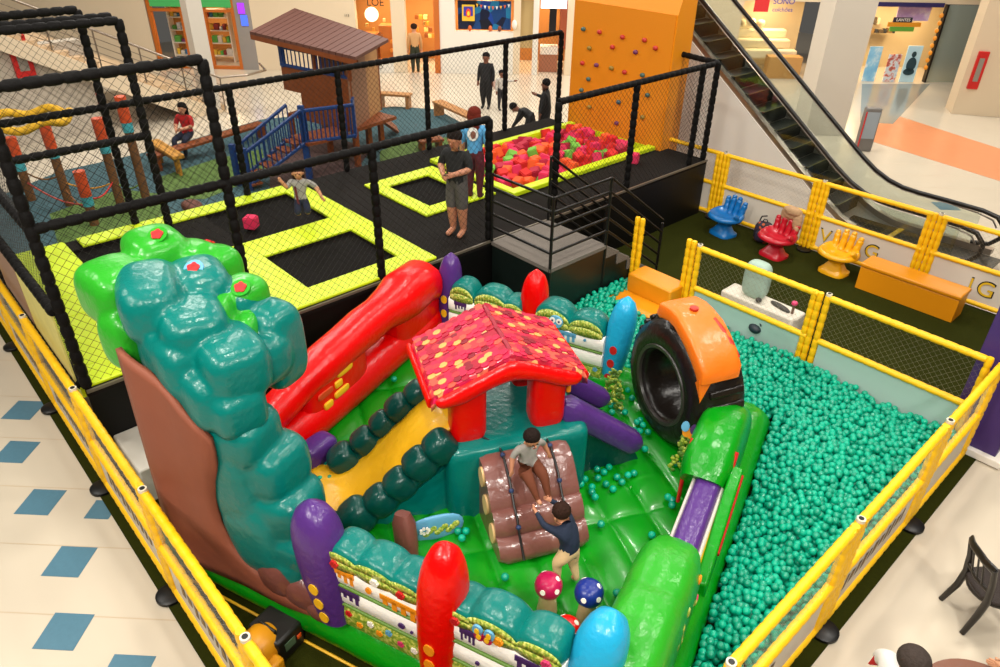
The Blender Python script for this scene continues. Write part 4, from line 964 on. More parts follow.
mb = MB(); mb.tube([(0, 0, .72), (0, 0, .75)], .5, 48); mb.build('tabletop', mat('brown_table', '#6a3a20', .35), tb_)
mb = MB(); mb.tube([(0, 0, .02), (0, 0, .72)], .04, 14); mb.build('pedestal', BLACKM, tb_); mb = MB(); mb.tube([(0, 0, 0), (0, 0, .03)], .25, 24); mb.build('foot', BLACKM, tb_)

# ================================================================== people
def person(name, label, loc, yaw, h, pose, c, group=None, short=False, longsleeve=False, hair='short', headk=1.15, shoes='#1c1a18', skirted=False, extra=None, slim=1.0, cat='person'):
    J = {'pelvis': (0, 0, .53), 'waist': (0, 0, .61), 'chest': (0, .0, .72), 'neck': (0, 0, .82), 'jaw': (0, .012, .875), 'cran': (0, .008, .93), 'crown': (0, 0, .965)}
    for s, n in ((-1, 'L'), (1, 'R')):
        J['sh'+n] = (s*.105, 0, .80); J['el'+n] = (s*.135, -.01, .635); J['wr'+n] = (s*.145, .03, .49)
        J['hip'+n] = (s*.05, 0, .50); J['kn'+n] = (s*.055, .01, .28); J['an'+n] = (s*.055, -.01, .045); J['to'+n] = (s*.062, .10, .02)
    pose = dict(pose); sh = pose.pop('shift', {})
    for k, v in pose.items(): J[k] = v
    for k in ('jaw', 'cran', 'crown'):
        if k not in pose and 'neck' in pose: 
            d = Vector(pose['neck'])-Vector((0, 0, .82)); J[k] = tuple(Vector(J[k])+d)
    J = {k: Vector(v)*h for k, v in J.items()}
    R = {'pelvis': .066, 'waist': .06, 'chest': .07, 'neck': .03, 'jaw': .040*headk, 'cran': .056*headk, 'crown': .044*headk, 'sh': .038, 'el': .026, 'wr': .018, 'hip': .054, 'kn': .035, 'an': .022, 'to': .018}
    names = list(J); vs = [J[n] for n in names]; ix = {n: i for i, n in enumerate(names)}
    rad = [R.get(n, R.get(n[:-1], .03))*h*(slim if n in ('pelvis', 'waist', 'chest') or n[:-1] in ('hip', 'kn') else 1) for n in names]
    E = [('pelvis', 'waist'), ('waist', 'chest'), ('chest', 'neck'), ('neck', 'jaw'), ('jaw', 'cran'), ('cran', 'crown')]
    part = {('neck', 'jaw'): 'skin', ('jaw', 'cran'): 'skin', ('cran', 'crown'): 'skin', ('pelvis', 'waist'): 'top', ('waist', 'chest'): 'top', ('chest', 'neck'): 'top'}
    for n in 'LR':
        for a, b, q in (('chest', 'sh'+n, 'top'), ('sh'+n, 'el'+n, 'top'), ('el'+n, 'wr'+n, 'top' if longsleeve else 'skin'), ('pelvis', 'hip'+n, 'legs'), ('hip'+n, 'kn'+n, 'legs'), ('kn'+n, 'an'+n, 'skin' if short else 'legs'), ('an'+n, 'to'+n, 'shoe' if shoes else 'skin')):
            E.append((a, b)); part[(a, b)] = q
    segs = [(J[a], J[b], rad[ix[a]], rad[ix[b]], part[(a, b)]) for a, b in E]
    edges = [(ix[a], ix[b]) for a, b in E]
    for n in 'LR':
        w = J['wr'+n]; d = (w-J['el'+n]).normalized(); side = d.cross(Vector((0, 1, 0))); side = side.normalized() if side.length > .2 else Vector((1, 0, 0)); pn = d.cross(side)
        pi_ = len(vs); vs.append(w+d*.035*h); rad.append(.021*h); edges.append((ix['wr'+n], pi_)); segs.append((w, w+d*.09*h, .02*h, .02*h, 'skin'))
        base = w+d*.045*h
        for k, l in ((-1.5, .034), (-.5, .042), (.5, .04), (1.5, .03)):
            b0 = base+side*k*.0095*h; b1 = b0+d*l*.55*h+pn*.006*h; b2 = b0+d*l*h+pn*.016*h
            i0 = len(vs); vs += [b0, b1, b2]; rad += [.0068*h, .0058*h, .0048*h]; edges += [(pi_, i0), (i0, i0+1), (i0+1, i0+2)]
        sg = 1 if n == 'L' else -1; i0 = len(vs); vs += [w+d*.028*h+side*sg*.02*h, w+d*.05*h+side*sg*.034*h]; rad += [.008*h, .006*h]; edges += [(pi_, i0), (i0, i0+1)]
    FAT = [1.38 if (i < len(names) and names[i] not in ('jaw', 'cran', 'crown')) else (1.12 if i < len(names) else 1.15) for i in range(len(vs))]
    me = bpy.data.meshes.new('body'); me.from_pydata([tuple(v) for v in vs], edges, [])
    o = bpy.data.objects.new('body', me); COL.objects.link(o)
    sk = o.modifiers.new('skin', 'SKIN'); sk.branch_smoothing = .6; sd = o.modifiers.new('sub', 'SUBSURF'); sd.levels = 2; sd.render_levels = 2
    for i, s in enumerate(me.skin_vertices[0].data): s.radius = (rad[i]*FAT[i], rad[i]*FAT[i]); s.use_root = (i == ix['pelvis'])
    dg = bpy.context.evaluated_depsgraph_get(); m2 = bpy.data.meshes.new_from_object(o.evaluated_get(dg)); bpy.data.objects.remove(o)
    skin = mat('skin_'+c['skin'][1:], c['skin'], .5); MM = [skin, mat('cloth_'+c['top'][1:], c['top'], .85, bump=.3, bscale=12), mat('cloth_'+c['legs'][1:], c['legs'], .85, bump=.3, bscale=12), mat('shoe_'+(shoes or c['skin'])[1:], shoes or c['skin'], .6), mat('eye_dark', '#1a100c', .3), mat('lip', '#8a4438', .5)]
    mid = {'skin': 0, 'top': 1, 'legs': 2, 'shoe': 3}
    m2.materials.clear()
    for m in MM: m2.materials.append(m)
    for p in m2.polygons:
        best = 1e9; bq = 'top'
        for a, b, r0, r1, q in segs:
            ab = b-a; t = max(0, min(1, (p.center-a).dot(ab)/max(1e-9, ab.length_squared))); dd = (p.center-(a+ab*t)).length-(r0+(r1-r0)*t)
            if dd < best: best = dd; bq = q
        if bq == 'top' and (p.center-J['pelvis']).z < .015*h and (p.center-J['pelvis']).length < .1*h: bq = 'legs'
        p.material_index = mid[bq]
    # face
    c0 = J['cran']; jw = J['jaw']; upv = (c0-jw).normalized(); fr = Vector((0, 1, 0)); fr = (fr-upv*fr.dot(upv)); 
    fr = fr.normalized() if fr.length > .1 else Vector((0, 0, -1)); rt = fr.cross(upv); hr = .056*headk*h; mb = MB()
    for sx in (-1, 1):
        mb.puff(c0+fr*hr*.88+rt*sx*hr*.36-upv*hr*.25, (hr*.12, hr*.08, hr*.08), nu=8, nv=6, mi=4); mb.puff(c0+rt*sx*hr*.98-upv*hr*.35, (hr*.12, hr*.18, hr*.26), nu=8, nv=6, mi=0)
    mb.puff(c0+fr*hr*.98-upv*hr*.5, (hr*.13, hr*.2, hr*.2), nu=8, nv=6, mi=0); mb.puff(c0+fr*hr*.80-upv*hr*.95, (hr*.28, hr*.1, hr*.06), nu=8, nv=6, mi=5)
    bm = bmesh.new(); bm.from_mesh(m2); n0 = [bm.verts.new(v) for v in mb.v]
    for f, mi in zip(mb.f, mb.m): bm.faces.new([n0[k] for k in f]).material_index = mi
    bm.to_mesh(m2); bm.free(); m2.shade_smooth()
    o = bpy.data.objects.new(name, m2); o.location = loc; o.rotation_euler = (0, 0, yaw); COL.objects.link(o); tag(o, label, cat, group)
    mb = MB(); HM = mat('hair_'+c['hair'][1:], c['hair'], .85, bump=.6, bscale=40, spec=.15)
    mb.puff(c0+upv*hr*.30-fr*hr*.18, (hr*1.10, hr*1.08, hr*.98), 1, 1, 20, 12)
    if hair == 'long':
        mb.puff(c0-fr*hr*.75-upv*hr*.9, (hr*1.05, hr*.6, hr*1.9), .8, .9, 16, 12); mb.puff(c0-fr*hr*.5-upv*hr*.3, (hr*1.2, hr*.8, hr*1.0), .9, 1, 16, 12)
    mb.build('hair', HM, o)
    if extra: extra(o, J, h)
    return o
def V(*a): return a
SK, SK2, SK3 = '#b5795a', '#c48a68', '#7a4a34'
def phone(o, J, h):
    m = MB(); c = (J['wrL']+J['wrR'])/2+Vector((0, .05, .02)); m.box(c-Vector((.035, .06, .005)), c+Vector((.035, .06, .005))); m.build('phone', BLACKM, o)
def shorts(o, J, h): pass
person('person', 'barefoot man in black t-shirt and grey shorts on the deck, looking at his phone', tuple(G(458, 234, PZ)), radians(200), 1.74,
       {'elL': (-.15, .02, .66), 'wrL': (-.06, .15, .64), 'elR': (.15, .03, .66), 'wrR': (.05, .15, .62), 'jaw': (0, .03, .87), 'cran': (0, .035, .925), 'crown': (0, .03, .96)}, {'skin': SK, 'top': '#121212', 'legs': '#4f4b47', 'hair': '#1c1410'}, short=True, shoes=None, extra=phone, slim=1.15)
def back_print(o, J, h):
    m = MB(); m.disc((0, -.073*h, .74*h), (0, -1, .1), .10, .01, 10, 0, ry=.12); m.disc((.01, -.082*h, .735*h), (0, -1, .1), .05, .008, 7, 1, ry=.07); m.build('shirt_print', [mat('pale_print', '#d8d6d2', .7), mat('brown_print', '#7a4a3a', .7)], o)
person('person', 'standing woman with long red hair, light blue t-shirt and maroon trousers', tuple(G(475, 199, PZ)), radians(35), 1.66, {}, {'skin': SK2, 'top': '#4d94c4', 'legs': '#4e101c', 'hair': '#5e1f14'}, hair='long', extra=back_print, slim=1.05)
def strap(o, J, h):
    m = MB(); m.tube([(.07, .085, .86), (.06, .10, .7), (.05, .09, .56)], (.02, .006), 6, up=(0, 1, 0)); m.build('strap', mat('maroon_strap', '#5a1020', .7), o)
person('person', 'child in grey t-shirt and navy shorts jumping in mid-air over the trampoline', tuple(G(303, 210, PZ+.30)-Vector((0, 0, .42))), radians(240), 1.16,
       {'knL': (-.07, .10, .36), 'anL': (-.07, -.10, .32), 'toL': (-.07, -.18, .28), 'knR': (.07, .10, .35), 'anR': (.07, -.10, .32), 'toR': (.07, -.18, .28), 'elL': (-.22, .02, .70), 'wrL': (-.28, .08, .58), 'elR': (.17, .05, .72), 'wrR': (.22, .10, .83)},
       {'skin': SK2, 'top': '#8b8880', 'legs': '#141a33', 'hair': '#2a1710'}, short=True, shoes=None, hair='long', headk=1.4, extra=strap)
# two children on the log ramp
k1 = O_ + U_*2.33 + V_*2.08
person('person', 'toddler in grey t-shirt and brown trousers sitting at the top of the brown log ramp', (k1.x, k1.y, 1.16-.40), radians(180+75), .88,
       {'pelvis': (0, 0, .52), 'waist': (0, .0, .62), 'chest': (0, .02, .73), 'neck': (0, .03, .82), 'jaw': (0, .07, .87), 'cran': (0, .08, .935), 'crown': (0, .07, .975),
        'hipL': (-.07, .03, .50), 'knL': (-.09, .22, .47), 'anL': (-.08, .36, .26), 'toL': (-.08, .44, .24), 'hipR': (.07, .03, .50), 'knR': (.09, .22, .46), 'anR': (.07, .38, .30), 'toR': (.07, .45, .28),
        'shL': (-.13, .02, .80), 'shR': (.13, .02, .80), 'elL': (-.22, -.03, .70), 'wrL': (-.26, .02, .58), 'elR': (.20, .0, .68), 'wrR': (.24, .06, .56)},
       {'skin': SK, 'top': '#8f8982', 'legs': '#5e2a0e', 'hair': '#1c120e'}, shoes=None, headk=1.62, slim=1.35)
k2 = G(566, 579, .38)
person('person', 'toddler in navy sweater and khaki trousers climbing up the brown log ramp', tuple(k2), radians(180+75-160), .92,
       {'pelvis': (0, -.02, .46), 'waist': (0, .0, .56), 'chest': (0, .05, .68), 'neck': (0, .10, .77), 'jaw': (0, .13, .83), 'cran': (0, .14, .90), 'crown': (0, .12, .945),
        'hipL': (-.06, -.02, .44), 'hipR': (.06, -.02, .44), 'knL': (-.11, .06, .30), 'anL': (-.12, .02, .06), 'toL': (-.13, .10, .02), 'knR': (.06, -.02, .24), 'anR': (.06, -.10, .03), 'toR': (.07, -.02, .0),
        'shL': (-.12, .07, .75), 'shR': (.12, .07, .75), 'elL': (-.18, .20, .80), 'wrL': (-.14, .34, .86), 'elR': (.12, .20, .84), 'wrR': (.02, .30, .94)},
       {'skin': SK, 'top': '#0f1c33', 'legs': '#d2b283', 'hair': '#2a1810'}, longsleeve=True, shoes=None, headk=1.62, slim=1.3)
# people at the cafe table, lower right
ph = G(914, 662, 1.42)
person('person', 'man with short cropped hair and white red-striped shirt at the bottom edge', (ph.x, ph.y, -.22), radians(-38), 1.76, {'elR': (.16, .10, .68), 'wrR': (.10, .20, .60), 'elL': (-.19, .03, .68), 'wrL': (-.20, .10, .58)}, {'skin': SK, 'top': '#d9d5cf', 'legs': '#3a3f4a', 'hair': '#3a312c'}, headk=1.08, slim=1.1,
       extra=lambda o, J, h: MB().tube([(-.30, .03, 1.30), (-.30, .0, 1.16)], (.055, .012), 8, up=(1, 0, 0)).build('sleeve_stripe', REDP, o))
hp = G(1001, 664, .85)
person('person', 'woman at the right edge of whom only the hand with dark nails shows', (hp.x+.38, hp.y+.42, 0), radians(137), 1.62, {'elL': (-.12, .16, .58), 'wrL': (-.02, .33, .525), 'wrR': (.20, .10, .50)}, {'skin': '#bf8a66', 'top': '#2a2a2e', 'legs': '#2a2a2e', 'hair': '#2a1a12'}, hair='long')
# people in the mall beyond
person('person', 'woman with dark curly hair and red top sitting on the low bench, upper left', (-18.95, 6.6, -.32), radians(215), 1.62,
       {'knL': (-.08, .24, .50), 'anL': (-.07, .26, .25), 'toL': (-.07, .34, .22), 'knR': (.10, .24, .49), 'anR': (.02, .34, .26), 'toR': (.02, .42, .24), 'wrL': (-.04, .16, .64), 'wrR': (.08, .16, .62), 'elL': (-.14, .04, .66), 'elR': (.15, .04, .66)}, {'skin': SK2, 'top': '#b01818', 'legs': '#141a30', 'hair': '#140d0a'}, hair='long')
p_ = G(486, 108); person('person', 'standing woman in a long black outfit carrying a pale bag, beyond the platform', (p_.x, p_.y, 0), radians(215), 1.66, {}, {'skin': SK3, 'top': '#0e0d0f', 'legs': '#0e0d0f', 'hair': '#120c0a'}, longsleeve=True, slim=1.4,
       extra=lambda o, J, h: MB().box((-.34, -.05, .62), (-.26, .16, .86)).build('handbag', mat('pale_pink_leather', '#c9a596', .5), o, bevel=.02))
p_ = G(501, 110); person('person', 'child in pale top and dark trousers walking beside the woman in black', (p_.x, p_.y, 0), radians(250), 1.2, {'wrL': (-.30, .12, .74), 'elL': (-.2, .05, .72)}, {'skin': SK3, 'top': '#b9b2a8', 'legs': '#1c1a1e', 'hair': '#120c0a'}, longsleeve=True, headk=1.2)
p_ = G(546, 84, 1.55); person('person', 'person in black standing behind the platform edge, near the orange wall', (p_.x, p_.y, 0), radians(120), 1.68, {'wrR': (.10, .18, .72), 'elR': (.16, .02, .66)}, {'skin': SK3, 'top': '#0b0b0c', 'legs': '#0b0b0c', 'hair': '#0f0a08'}, longsleeve=True, slim=1.5)
p_ = G(531, 108, 1.05); person('person', 'person in black bending low behind the platform edge, left of the standing one', (p_.x, p_.y, 0), radians(120), 1.62,
       {'pelvis': (0, -.08, .45), 'waist': (0, -.02, .50), 'chest': (0, .1, .56), 'neck': (0, .2, .60), 'jaw': (0, .25, .61), 'cran': (0, .29, .63), 'crown': (0, .31, .65), 'shL': (-.1, .14, .59), 'shR': (.1, .14, .59), 'elL': (-.12, .2, .45), 'wrL': (-.08, .28, .34), 'elR': (.12, .2, .45), 'wrR': (.08, .28, .34)}, {'skin': SK3, 'top': '#0c0c0d', 'legs': '#0c0c0d', 'hair': '#0f0a08'}, longsleeve=True, slim=1.6)
p_ = G(416, 73); person('person', 'person in dark green wide trousers standing in the lit shop doorway', (p_.x, p_.y, 0), radians(60), 1.7, {}, {'skin': SK2, 'top': '#b98a58', 'legs': '#262a16', 'hair': '#2a1a10'}, longsleeve=True, slim=1.15)
# ================================================================== escalator
ES = empty('escalator', (-3.4, 14.95, 0), 0, 'escalator with dark grooved steps and black handrails rising behind the back fence', 'escalator')
ET = Matrix.Translation((3.4, -14.95, 0)); sl = .72; XB0 = -4.55
def ez(x): # height of the step line
    if x > XB0: return .18
    if x > XB0-1.2: t = (XB0-x)/1.2; return .18+sl*.6*t*t
    return .18+sl*.6+sl*(XB0-1.2-x)
xs = [-2.9, -3.3, -3.9, -4.5, -4.8, -5.1, -5.4, -5.75, -6.2, -8, -10, -12.5]
GLASS = mat('balustrade_glass', '#dfe9e4', .03, trans=1.0, spec=.4); 
def band(y, dz0, dz1, th, m, nm, x_from=0):
    mb = MB(); vs = []; fs = []; X = xs[x_from:]
    for x in X:
        z0 = max(0, ez(x)+dz0); z1 = ez(x)+dz1; vs += [(x, y-th/2, z0), (x, y+th/2, z0), (x, y+th/2, z1), (x, y-th/2, z1)]
    for i in range(len(X)-1):
        a = i*4; b = a+4
        for k in range(4): fs.append((a+k, a+(k+1) % 4, b+(k+1) % 4, b+k))
    fs += [(0, 1, 2, 3), tuple(len(vs)-4+k for k in (3, 2, 1, 0))]
    mb.add(vs, fs, 0, ET); return mb.build(nm, m, ES, smooth=False)
# white cladding walls under the slope
for y in (14.28, 15.62):
    mb = MB(); pl = [(-3.0, .0), (-3.0, .2)] + [(x, ez(x)-.02) for x in xs[2:]] + [(-12.5, 0)]
    mb.prism(pl, y-.03, y+.03, 0, ET @ Matrix(((1, 0, 0, 0), (0, 0, 1, 0), (0, 1, 0, 0), (0, 0, 0, 1)))); mb.build('side_cladding', mat('grey_white_cladding', '#cfc8be', .55), ES, smooth=False)
for y in (14.36, 15.54): band(y, -.02, .10, .16, STEEL, 'skirt_deck')
for y in (14.40, 15.50): band(y, .10, .72, .012, GLASS, 'glass_balustrade', 1)
for y in (14.40, 15.50):
    mb = MB(); pts = [(x, y, ez(x)+.78) for x in reversed(xs[2:])] + [(-3.3, y, .95), (-3.02, y, .90), (-2.86, y, .74), (-2.86, y, .52), (-3.0, y, .36), (-3.3, y, .30)]
    mb.tube(pts, (.045, .03), 10, 0, ET, up=(0, 1, 0)); mb.build('handrail', mat('black_rubber', '#17120e', .35), ES)
    mb = MB(); mb.tube([(x, y, ez(x)+.73) for x in reversed(xs[2:])] + [(-3.35, y, .88), (-3.08, y, .82), (-2.98, y, .70)], (.03, .012), 8, 0, ET, up=(0, 0, 1)); mb.build('rail_track', STEEL, ES)
mb = MB(); x = XB0-.2; STM = mat('dark_step', '#1f211c', .45, metal=.5); 
STY = mat('step_edge_yellow', '#6f6420', .5)
k = 0
while x > -12:
    z = round(ez(x)/.29)*.29+.05 if ez(x) > .3 else .15
    mb.box((x-.40, 14.45, z-.28), (x, 15.45, z), 0, ET); mb.box((x-.02, 14.45, z), (x, 15.45, z+.004), 1, ET); mb.box((x-.4, 14.45, z), (x, 14.47, z+.004), 1, ET); x -= .40; k += 1
mb.build('steps', [STM, STY], ES, smooth=False)
MB().box((-4.75, 14.45, .10), (-2.7, 15.45, .16), 0, ET).build('landing_plate', mat('comb_plate', '#33322c', .35, metal=.6), ES, smooth=False)
mb = MB(); mb.box((-4.6, 14.45, .16), (-4.5, 15.45, .175), 0, ET); mb.build('yellow_comb', mat('comb_yellow', '#c9a21c', .5), ES, smooth=False)

# ================================================================== shop fronts (one long row turned to the play area)
FD = Vector((.6919, .7220, 0)); FN = Vector((FD.y, -FD.x, 0)); F0 = Vector((-23.6, 15.6, 0))
FM = Matrix(((FD.x, FN.x, 0, F0.x), (FD.y, FN.y, 0, F0.y), (0, 0, 1, 0), (0, 0, 0, 1)))   # (s, out, z)
CREAMW = mat('cream_wall', '#d8c4a6', .6); WARM = mat('warm_shop_wall', '#c98a3e', .6, var=.2)
def fbox(name, s0, s1, d0, d1, z0, z1, m, bevel=0): return MB().box((s0, d0, z0), (s1, d1, z1), 0, FM).build(name, m, None, smooth=False)
def fstruct(*a): return structure(fbox(*a))
fstruct('wall_shop_side', -14, -8.2, -.3, 0, 0, 5.5, CREAMW); fstruct('wall_shop_side', -4.45, -.7, -.3, 0, 0, 5.5, CREAMW)
fstruct('wall_shop_pier', .58, 1.08, -.3, .05, 0, 5.5, CREAMW); fstruct('wall_shop_pier', 2.3, 2.85, -.3, .0, 0, 5.5, mat('white_panel', '#dcd6ca', .5))
fstruct('wall_shop_pier', 4.95, 5.2, -.3, 0, 0, 5.5, CREAMW); fstruct('wall_shop_pier', 5.65, 5.85, -.3, .02, 0, 5.5, mat('white_panel', '#dcd6ca', .5)); fstruct('wall_shop_pier', 6.85, 13.0, -.3, 0, 0, 5.5, CREAMW)
fstruct('wall_shop_pier', 15.75, 17.0, -.3, 0, 0, 5.5, CREAMW); fstruct('wall_shop_pier', 21.3, 30, -.3, 0, 0, 5.5, CREAMW)
fstruct('wall_shop_lintel', -8.2, 30, -.3, 0, 2.62, 5.5, CREAMW)
fstruct('wall_shop_counter', 2.85, 4.95, -.3, 0, 0, 1.45, mat('white_panel', '#dcd6ca', .5))
fstruct('wall_back', -8.5, 7.2, -2.6, -2.5, 0, 2.8, mat('shop_back_warm', '#b0763a', .7)); fstruct('wall_back', 12.8, 16, -2.6, -2.5, 0, 2.8, mat('shop_back_cream', '#d9c8a4', .7)); fstruct('wall_back', 17.0, 21.4, -2.6, -2.5, 0, 2.8, mat('shop_back_tan', '#c9b48a', .7))
fstruct('ceiling', -8.5, 30, -2.7, -.3, 2.62, 2.72, CREAMW)
structure(MB().box((16.25, 0, 0), (16.29, .03, 4), 0, FM).build('trim_1', BLACKM, smooth=False))
def flamp(s, d, z, p, size=.6, c=(1, .75, .45)):
    l = bpy.data.lights.new('shop_lamp', 'AREA'); l.size = size; l.energy = p; l.color = c; o = bpy.data.objects.new('shop_lamp', l); o.location = FM @ Vector((s, d, z)); COL.objects.link(o)
for s in (-6.3, -.1, 1.7, 3.9, 6.3, 14.4, 18.2, 20): flamp(s, -1.3, 2.55, 70)
OWOOD = mat('orange_wood', '#b8611a', .5)
rs = random.Random(21)
def goods(label, cat, group, s0, s1, d, zs, cols, w=(.08, .22), h=(.1, .26), gap=.03, lim=60, nm='package'):
    k = 0
    for z in zs:
        s = s0
        while s < s1 and k < lim:
            ww = rs.uniform(*w); hh = rs.uniform(*h); c = rs.choice(cols)
            m = MB(); m.box((s, d-.12, z), (min(s+ww, s1), d+.1, z+hh), 0, FM)
            o = m.build(nm, mat('goods_'+c[1:], c, .5), None, bevel=.01); tag(o, label % s_where(z, zs), cat, group); s += ww+gap; k += 1
def s_where(z, zs): return ('lowest', 'second', 'third', 'fourth', 'top')[min(4, zs.index(z))]
def shelf_unit(label, s0, s1, d0, d1, zs, m, h=2.3):
    t = empty('shelf_unit', tuple(FM @ Vector(((s0+s1)/2, d0, 0))), 0, label, 'shelf'); T = t.matrix_world.inverted() if False else Matrix.Translation(-(FM @ Vector(((s0+s1)/2, d0, 0)))) @ FM
    for s in (s0, s1-.05): MB().box((s, d0, 0), (s+.05, d1, h), 0, T).build('side_panel', m, t, smooth=False)
    for z in zs: MB().box((s0+.05, d0, z-.03), (s1-.05, d1, z), 0, T).build('shelf', m, t, smooth=False)
    return t
# shop A: orange framed toy and drink shop at upper left
shf = mat('white_shelf', '#d9d0c0', .5)
for i, (a, b) in enumerate(((-8.0, -6.9), (-6.8, -5.7))):
    zs = [.25, .7, 1.15, 1.6, 2.05]
    shelf_unit('white shop shelf full of packages behind the orange frame, %s one' % ('left', 'right')[i], a, b, -1.5, -1.1, zs, shf)
    goods('colourful package on the %s shelf of the ' + ('left', 'right')[i] + ' unit in the orange framed shop', 'package', 'packages on the %s shelf unit of the orange framed shop' % ('left', 'right')[i], a+.08, b-.08, -1.3, zs, ['#4f8f3a', '#c9ccd0', '#8e2f2a', '#2f6f9f', '#d9b03a', '#7a3f7a', '#5fae4a', '#d8d2c4'])
for s in (-8.15, -7.0, -6.2, -5.15): structure(fbox('door_frame_1', s, s+.12, -.15, .03, 0, 2.62, OWOOD))
for z in (1.95, 0.0): structure(fbox('door_frame_1', -8.15, -5.05, -.12, .02, z, z+.1, OWOOD))
structure(fbox('wall_shop_side', -5.03, -4.45, -.2, .02, 0, 5.5, mat('grey_panel', '#8d8680', .5)))
o = fbox('shop_sign', -8.0, -5.1, .03, .06, 2.12, 2.55, mat('green_sign', '#3a8f4a', .5, emit=.5)); tag(o, 'green lit sign strip above the orange framed shop', 'sign')
for s, z, c in ((-4.75, 2.1, '#8a2fd0'), (-4.7, 1.7, '#3f5fd8')):
    o = MB().box((s-.12, .03, z-.18), (s+.12, .06, z+.18), 0, FM).build('lit_poster', mat('lit_'+c[1:], c, .5, emit=1.2), smooth=False); tag(o, '%s lit poster on the grey panel beside the playhouse roof' % ('purple' if c[1] == '8' else 'small blue'), 'poster')
# shop B: warm lit shop with the round sign
for s0, s1, z1, lab in ((-.6, -.1, 1.2, 'tall orange cabinet behind the playhouse roof'), (.0, .5, 1.5, 'orange display cabinet right of the round sign')):
    o = fbox('display_cabinet', s0, s1, -1.2, -.6, 0, z1, mat('amber_cabinet', '#b5651d', .5, var=.2)); tag(o, lab, 'cabinet')
sg = MB(); sg.disc(FM @ Vector((-.1, .06, 1.98)), FN, .24, .03, 32); o = sg.build('round_sign', mat('lit_sign', '#ffe9c0', .5, emit=1.6)); tag(o, 'round glowing cream sign hanging at the warm lit shop', 'sign')
t_ = text('LOE', .34, FM @ Vector((.05, .03, 2.36)), Matrix((FD, (0, 0, 1), FN)).transposed(), BLACKM); t_.name = 'shop_lettering'; tag(t_, 'dark letters above the round cream sign', 'letters')
t_ = text('113', .12, FM @ Vector((-1.0, .03, 1.92)), Matrix((FD, (0, 0, 1), FN)).transposed(), BLACKM); t_.name = 'shop_lettering'; tag(t_, 'small black shop number on the cream wall left of the warm shop', 'letters')
fstruct('wall_shop_plinth', -.6, .58, -.05, .05, 0, .38, mat('white_panel', '#dcd6ca', .5)); fstruct('wall_shop_plinth', -.6, .58, -.06, .07, .38, .46, OWOOD)
t_ = text('BOLO', .2, FM @ Vector((-.1, .06, .18)), Matrix((FD, (0, 0, 1), FN)).transposed(), mat('grey_letter', '#4a4640', .5)); t_.name = 'plinth_lettering'; tag(t_, 'grey letters on the white plinth under the warm shop window', 'letters')
for k in range(10):
    s = rs.uniform(-.5, .45); z = rs.uniform(.5, 1.7); o = MB().box((s, -.5, z), (s+.09, -.4, z+.12), 0, FM).build('jar', mat('amber_%d' % (k % 3), ['#d98a2a', '#8a4a1a', '#f0c878'][k % 3], .4), bevel=.01); tag(o, 'amber jar in the warm lit shop window', 'jar', 'amber jars in the warm shop window')
fstruct('door_frame_2', 2.1, 2.30, -.2, .06, 0, 2.6, OWOOD)
for k in range(12):
    s = rs.uniform(1.15, 2.0); z = .9+.22*(k//3); o = MB().box((s, -1.9, z), (s+.14, -1.75, z+.15), 0, FM).build('parcel', mat('amber_%d' % (k % 3), ['#d98a2a', '#8a4a1a', '#f0c878'][k % 3], .4), bevel=.01); tag(o, 'amber parcel stacked inside the shop doorway', 'box', 'parcels inside the warm shop doorway')
# shop D: blue display
o = fbox('display_picture', 2.95, 4.85, -.25, -.2, 1.5, 2.45, ramp_mat('blue_display', 'VORONOI', 3.2, [(0, '#0a1430'), (.3, '#0f3a6e'), (.5, '#1a6f9a'), (.7, '#123a8a'), (.85, '#0b1020')], .3)); tag(o, 'dark blue starry display behind the white counter', 'display')
o = fbox('flame_poster', 3.10, 3.55, -.18, -.16, 1.78, 2.32, mat('yellow_poster', '#e0b52a', .5)); tag(o, 'yellow poster with a flame in front of the blue display', 'poster')
o2 = MB().box((3.16, -.155, 1.95), (3.49, -.15, 2.26), 0, FM).build('poster_panel', mat('violet_panel', '#3a2f9a', .5), o, smooth=False)
m = MB(); c = FM @ Vector((3.33, -.145, 2.05)); m.disc(c, FN, .09, .006, 9, 0, ry=.15); m.disc(c-Vector((0, 0, .02))+FN*.006, FN, .05, .006, 9, 1, ry=.08); m.build('flame', [mat('flame_red', '#e0401a', .5), mat('flame_yellow', '#f5c52a', .5)], o)
for k, (s, z, c) in enumerate(((3.38, 1.55, '#c95a1a'), (4.12, 1.55, '#c9602a'), (4.45, 1.55, '#7a3a20'))):
    mm = MB(); mm.puff(FM @ Vector((s, -.1, z)), (.07, .07, .1)); o = mm.build('ornament', mat('orn_%d' % k, c, .5)); tag(o, '%s orange ornament on the white shop counter' % ('leftmost', 'middle', 'rightmost')[k], 'ornament')
m = MB()
for k in range(9):
    s = 3.6+k*.14; z = 2.36-.05*sin(k*pi/8)*1.5; p = FM @ Vector((s, -.12, z)); m.add([p, p+FD*.09, p+FD*.045-Vector((0, 0, .12))], [(0, 1, 2)], k % 3)
tag(m.build('bunting', [mat('bunting_%d' % i, c, .6) for i, c in enumerate(('#d9a52a', '#d05a2a', '#cfd8dc'))], smooth=False), 'string of small triangular pennants over the blue display', 'bunting')
o = fbox('door_panel', 5.2, 5.65, -.2, -.15, .9, 2.5, mat('tan_panel', '#b59a66', .6)); tag(o, 'tan notice panel between the blue display and the white shop', 'panel')
m = MB(); m.puff(FM @ Vector((4.98, .05, 1.72)), (.12, .06, .16)); tag(m.build('white_flower_decoration', WHITEP), 'white flower shaped decoration beside the blue display', 'decoration')
o = fbox('lit_sign', 5.9, 6.8, .02, .1, 2.28, 2.62, mat('white_lit', '#f2f2f5', .5, emit=2.0)); tag(o, 'plain white lit sign above the narrow shop', 'sign')
